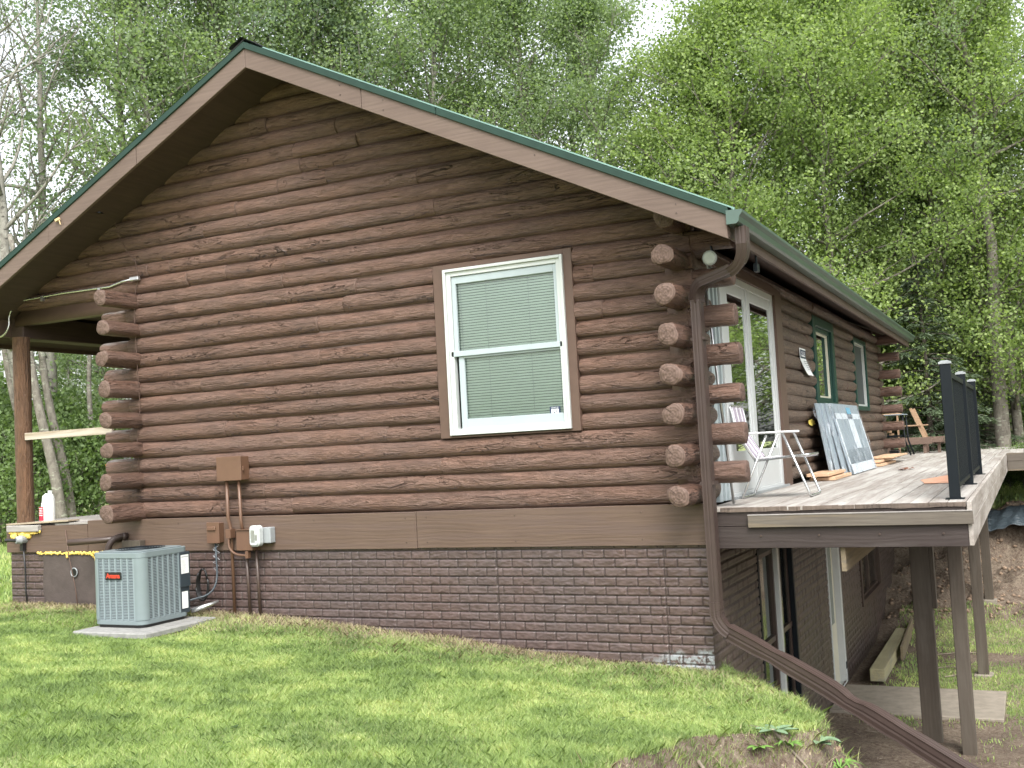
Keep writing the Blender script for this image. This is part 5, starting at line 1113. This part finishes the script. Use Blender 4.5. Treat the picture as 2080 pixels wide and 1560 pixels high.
def conifer(seed, Ht, tr, Rm, lmat, droop=.35, lo=.6, dens=1.0):
    r = np.random.default_rng(seed); wood = MB(); wood.tube([(0, 0, -.3), (.05, .02, Ht*.5), (0, 0, Ht)], [tr, tr*.6, .02], 8); Cs = []; Vs = []; A = []
    nb = int(Ht*13*dens)
    for i in range(nb):
        q = (i+r.random())/nb; h = lo+(Ht-lo)*q; ln = (Rm*(1-q)**.8+.15)*r.uniform(.6, 1.1); a = r.uniform(0, 6.283); n_ = 7; pts = []
        for j in range(n_+1): t0 = j/n_; pts.append(np.array([math.cos(a)*ln*t0, math.sin(a)*ln*t0, h+ln*(.12*t0-droop*t0*t0)]))
        wood.tube([p.tolist() for p in pts[::2]], [.02*(1-.9*k/4)+.003 for k in range(len(pts[::2]))], 4, cap=False)
        m_ = int(150*ln/Rm)+30; t0 = r.random(m_)**.75; p = np.array([np.interp(t0, np.linspace(0, 1, n_+1), np.array(pts)[:, k]) for k in range(3)]).T
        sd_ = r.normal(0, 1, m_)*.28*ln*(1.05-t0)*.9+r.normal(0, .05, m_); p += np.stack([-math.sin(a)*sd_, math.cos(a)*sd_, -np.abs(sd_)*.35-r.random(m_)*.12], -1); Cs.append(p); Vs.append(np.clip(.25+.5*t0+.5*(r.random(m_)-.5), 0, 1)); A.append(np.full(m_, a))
    P = np.concatenate(Cs); n = len(P); aa = np.concatenate(A)+r.normal(0, .8, n); d = np.stack([np.cos(aa), np.sin(aa), -.35+r.normal(0, .25, n)], -1); d /= np.linalg.norm(d, axis=1)[:, None]
    b = r.normal(size=(n, 3)); b -= (d*b).sum(1)[:, None]*d; b /= np.linalg.norm(b, axis=1)[:, None]; l = (.16*(.6+.8*r.random(n)))[:, None]; w_ = .022
    V = np.stack([P, P+d*l*.5+b*w_, P+d*l, P+d*l*.5-b*w_], 1).reshape(-1, 3)
    wm = wood.build('tmpwood', 'dark_bark', loc=(0, 0, 0), smooth=True); wme = wm.data; bpy.data.objects.remove(wm)
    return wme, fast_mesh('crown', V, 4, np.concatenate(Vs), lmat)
TV = {}
TV['aspen'] = [broadleaf(11+i, 17, .19, 3.2, 3.0, 46, 4, 30, .086, .037, 'aspen_leaf', 'aspen_bark', .7) for i in range(2)]
TV['birch'] = [broadleaf(21+i, 15.5, .15, 2.6, 3.0, 48, 4, 31, .086, .037, 'birch_leaf', 'aspen_bark', .75) for i in range(2)]
TV['maple'] = [broadleaf(31+i, 13.5, .13, 1.6, 3.3, 54, 4, 38, .084, .037, 'maple_leaf', 'grey_bark', .6, .30) for i in range(2)]
TV['sparse'] = [broadleaf(41+i, 14, .17, 3.4, 3.0, 24, 2, 20, .085, .034, 'aspen_leaf', 'aspen_bark', .85, .3, .45, 1.0) for i in range(2)]
TV['pole'] = [broadleaf(51+i, 16, .20, 7.0, 2.6, 26, 3, 24, .08, .032, 'birch_leaf', 'grey_bark', .6) for i in range(2)]
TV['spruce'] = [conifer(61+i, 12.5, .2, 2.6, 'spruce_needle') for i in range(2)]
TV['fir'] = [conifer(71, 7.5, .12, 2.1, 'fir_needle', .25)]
TV['shrub'] = [broadleaf(81+i, 2.3, .03, .15, 1.0, 26, 3, 16, .085, .038, 'shrub_leaf', 'grey_bark', .9, .2, sub=5) for i in range(2)]
LAB = {
 'aspen': 'grey green aspen', 'birch': 'light green birch', 'maple': 'bright green maple',
 'sparse': 'bare branched thin aspen', 'pole': 'high crowned tree', 'spruce': 'dark drooping spruce', 'fir': 'short bushy fir', 'shrub': 'leafy green shrub'}
CAT = {'shrub': 'shrub'}
TREES = []
def tree(kind, px, t_, where, s=1., v=None, rz=None, hz=1.):
    """px: heading as a horizontal pixel offset used only to note where on the ground the tree stands"""
    dr = fw.copy(); dr.z = 0; dr.normalize(); rr = Vector((dr.y, -dr.x, 0)); k = (px-1040)/2182.4
    p = CAM+(dr+rr*k)*t_; vi = (len(TREES) if v is None else v) % len(TV[kind]); wme, lme = TV[kind][vi]
    nm = {'aspen': 'aspen_tree', 'birch': 'birch_tree', 'maple': 'maple_tree', 'sparse': 'aspen_tree', 'pole': 'tall_tree', 'spruce': 'spruce_tree', 'fir': 'fir_tree', 'shrub': 'shrub'}[kind]
    z = float(H(p.x, p.y))
    o = thing(nm, LAB[kind]+' '+where, CAT.get(kind, 'tree'), (p.x, p.y, z), {'shrub': 'undergrowth at the forest edge'}.get(kind, 'trees around the cabin'))
    o.rotation_euler.z = rz if rz is not None else (len(TREES)*2.39) % 6.28; o.scale = (s, s, s*hz)
    tk = obj_of('trunk' if kind != 'shrub' else 'stems', wme, o); cr = obj_of('crown' if kind != 'shrub' else 'foliage', lme, o); TREES.append(o); return o
tree_list = [
 # left edge
 ('sparse', 60, 24, 'at the far left edge, closest to the porch', 1.0), ('sparse', 100, 27, 'behind the far left sparse aspen', 1.05), ('sparse', -60, 25, 'just outside the left edge', 1.0),
 ('birch', 130, 36, 'seen through the porch opening', .42),
 ('aspen', 285, 29, 'rising behind the left roof slope', 1.05), ('birch', 330, 28, 'above the middle of the left roof slope', 1.05), ('aspen', 420, 31, 'directly left of the roof ridge', 1.1), ('birch', 500, 29, 'behind the roof ridge', 1.1),
 ('aspen', 600, 31, 'just right of the roof ridge', 1.1), ('birch', 690, 30, 'above the upper right roof slope', 1.05), ('aspen', 780, 32, 'above the joint in the right rake board', 1.12), ('birch', 880, 30, 'above the middle of the right roof slope', 1.05),
 ('birch', 980, 34, 'behind the middle of the right roof slope', 1.1), ('birch', 1090, 31, 'with a white trunk above the lower right roof slope', 1.0), ('aspen', 1180, 34, 'with white limbs above the lower right roof slope', 1.0), ('birch', 1270, 30, 'above the right end of the gable roof', .95),
 ('maple', 1400, 29, 'above the roof corner where the gutter begins', .92), ('maple', 1500, 27.5, 'left of the tallest maple, above the gutter', .98), ('maple', 1600, 30, 'above the middle of the gutter', 1.1), ('maple', 1700, 27.5, 'above the far half of the gutter', 1.0), ('maple', 1810, 31, 'over the far end of the gutter', 1.1),
 ('maple', 1930, 29, 'above the black railing', 1.0), ('maple', 2060, 28, 'at the upper right edge', 1.0), ('birch', 1560, 38, 'behind the maples over the gutter', .9), ('birch', 1900, 38, 'behind the maples above the railing', .9), ('aspen', 2050, 37, 'behind the maple at the right edge', .8),
 ('spruce', 1900, 31, 'directly behind the far deck end', 1.0), ('spruce', 1800, 35, 'behind the far corner of the cabin', 1.0), ('spruce', 1985, 36, 'behind the grey trunks beyond the railing', .9), ('fir', 1880, 27, 'low behind the wooden lounge chair', .8), ('fir', 1960, 28.5, 'low behind the railing', .8), ('fir', 2060, 33, 'low at the right edge', .9),
 ('pole', 2003, 29, 'leftmost of the grey trunks right of the railing', .92), ('pole', 2026, 27.5, 'thickest of the grey trunks right of the railing', 1.0), ('pole', 2043, 30.5, 'rightmost of the grey trunks right of the railing', .9), ('pole', 1838, 30, 'grey trunk between the far log ends', .9),
]
for i, (k, px, t_, wh, s) in enumerate(tree_list): tree(k, px, t_, wh, s)
# leaning trunks seen through the porch
def bare_trunk(px, t_, r, hgt, lx, lab):
    dr = fw.copy(); dr.z = 0; dr.normalize(); rr = Vector((dr.y, -dr.x, 0)); p = CAM+(dr+rr*((px-1040)/2182.4))*t_; z = float(H(p.x, p.y)); q = rr*lx
    m = MB(); m.tube([tuple(p+q*s_**1.2+Vector((0, 0, z-p.z-.2+hgt*s_+.0))+rr*.06*math.sin(s_*9)) for s_ in np.linspace(0, 1, 14)], [r*(1-.6*s_) for s_ in np.linspace(0, 1, 14)], 9)
    o = thing('tree_trunk', lab, 'tree', (p.x, p.y, z), 'trunks seen through the porch'); w_ = m.build('trunk', 'grey_bark', o, smooth=True)
bare_trunk(118, 23, .13, 7, -1.0, 'leaning pale trunk in the middle of the porch opening'); bare_trunk(138, 24, .12, 7, -.95, 'slimmer pale trunk right of the leaning one in the porch opening')
bare_trunk(82, 25, .13, 7, -1.3, 'strongly leaning grey trunk beside the white jug'); bare_trunk(184, 26, .085, 7, 0.0, 'thin upright pale trunk beside the left log ends')
# undergrowth
dk = 0
sh_where = ['behind the porch post', 'in the porch opening beside the jug', 'right side of the porch opening', 'left of the porch post', 'at the left frame edge', 'low behind the porch floor']
for i, (px, t_, s) in enumerate([(20, 27, 1.3), (75, 24, .9), (160, 25, 1.0), (-10, 25, 1.0), (-50, 30, 1.6), (120, 26.5, 1.2)]): tree('shrub', px, t_, sh_where[i], s)
for i, (px, t_, s, wh) in enumerate([(1850, 31, 1.3, 'behind the wooden lounge chair'), (1920, 30, 1.2, 'left of the railing beyond the deck'), (1990, 31, 1.3, 'at the foot of the grey trunks'), (2075, 32, 1.4, 'at the right edge beyond the far lawn')]): tree('shrub', px, t_, wh, s)
for i, (px, t_, s, wh) in enumerate([(2035, 25.3, .32, 'low on top of the dirt bank next to the fascia'), (2062, 25, .36, 'low on top of the dirt bank above the tarp'), (2090, 25.2, .4, 'low on the dirt bank at the right frame edge')]): tree('shrub', px, t_, wh, s)
# far rows of forest fill gaps
rn = random.Random(5); fl = 0
def ord_(i): return ['first', 'second', 'third', 'fourth', 'fifth', 'sixth', 'seventh', 'eighth', 'ninth', 'tenth', 'eleventh', 'twelfth', 'thirteenth', 'fourteenth', 'fifteenth', 'sixteenth', 'seventeenth', 'eighteenth', 'nineteenth', 'twentieth'][i]
for i in range(20):
    px = -150+i*122; k = ['aspen', 'birch', 'spruce', 'birch', 'aspen', 'pole'][i % 6] if px < 1300 else ['maple', 'spruce', 'birch', 'pole'][i % 4]
    tree(k, px+rn.uniform(-30, 30), 43+rn.uniform(-3, 5), 'in the back forest row, %s from the left' % ord_(i), (.36 if px < 160 else .62+.2*rn.random()) if px < 1300 else .62)
for i, px in enumerate([-40, 40, 110, 190, 1790, 1850, 1920, 1990, 2060, 2110]):
    tree('shrub' if i % 2 else 'fir', px, 38+rn.uniform(-2, 4), 'deep in the understorey, %s from the left' % ord_(i), 1.5 if i % 2 else 1.1)
# trees to the right of the yard, seen in the glass
for i, (x, y) in enumerate([(5.5, 23.5), (8, 27), (4.6, 29), (10.5, 24), (13, 8), (7, 33), (11, 31), (14, 17)]):
    k = ['maple', 'birch', 'spruce', 'maple'][i % 4]; wme, lme = TV[k][i % 2]; z = float(H(x, y))
    o = thing({'maple': 'maple_tree', 'birch': 'birch_tree', 'spruce': 'spruce_tree'}[k], LAB[k]+' off the right side of the yard, %s reflected in the glass' % ['nearest', 'second', 'third', 'fourth', 'rightmost', 'sixth', 'farthest', 'last'][i], 'tree', (x, y, z), 'trees reflected in the glass'); o.rotation_euler.z = i*1.3
    obj_of('trunk', wme, o); obj_of('crown', lme, o)
print('objects', len(bpy.data.objects))
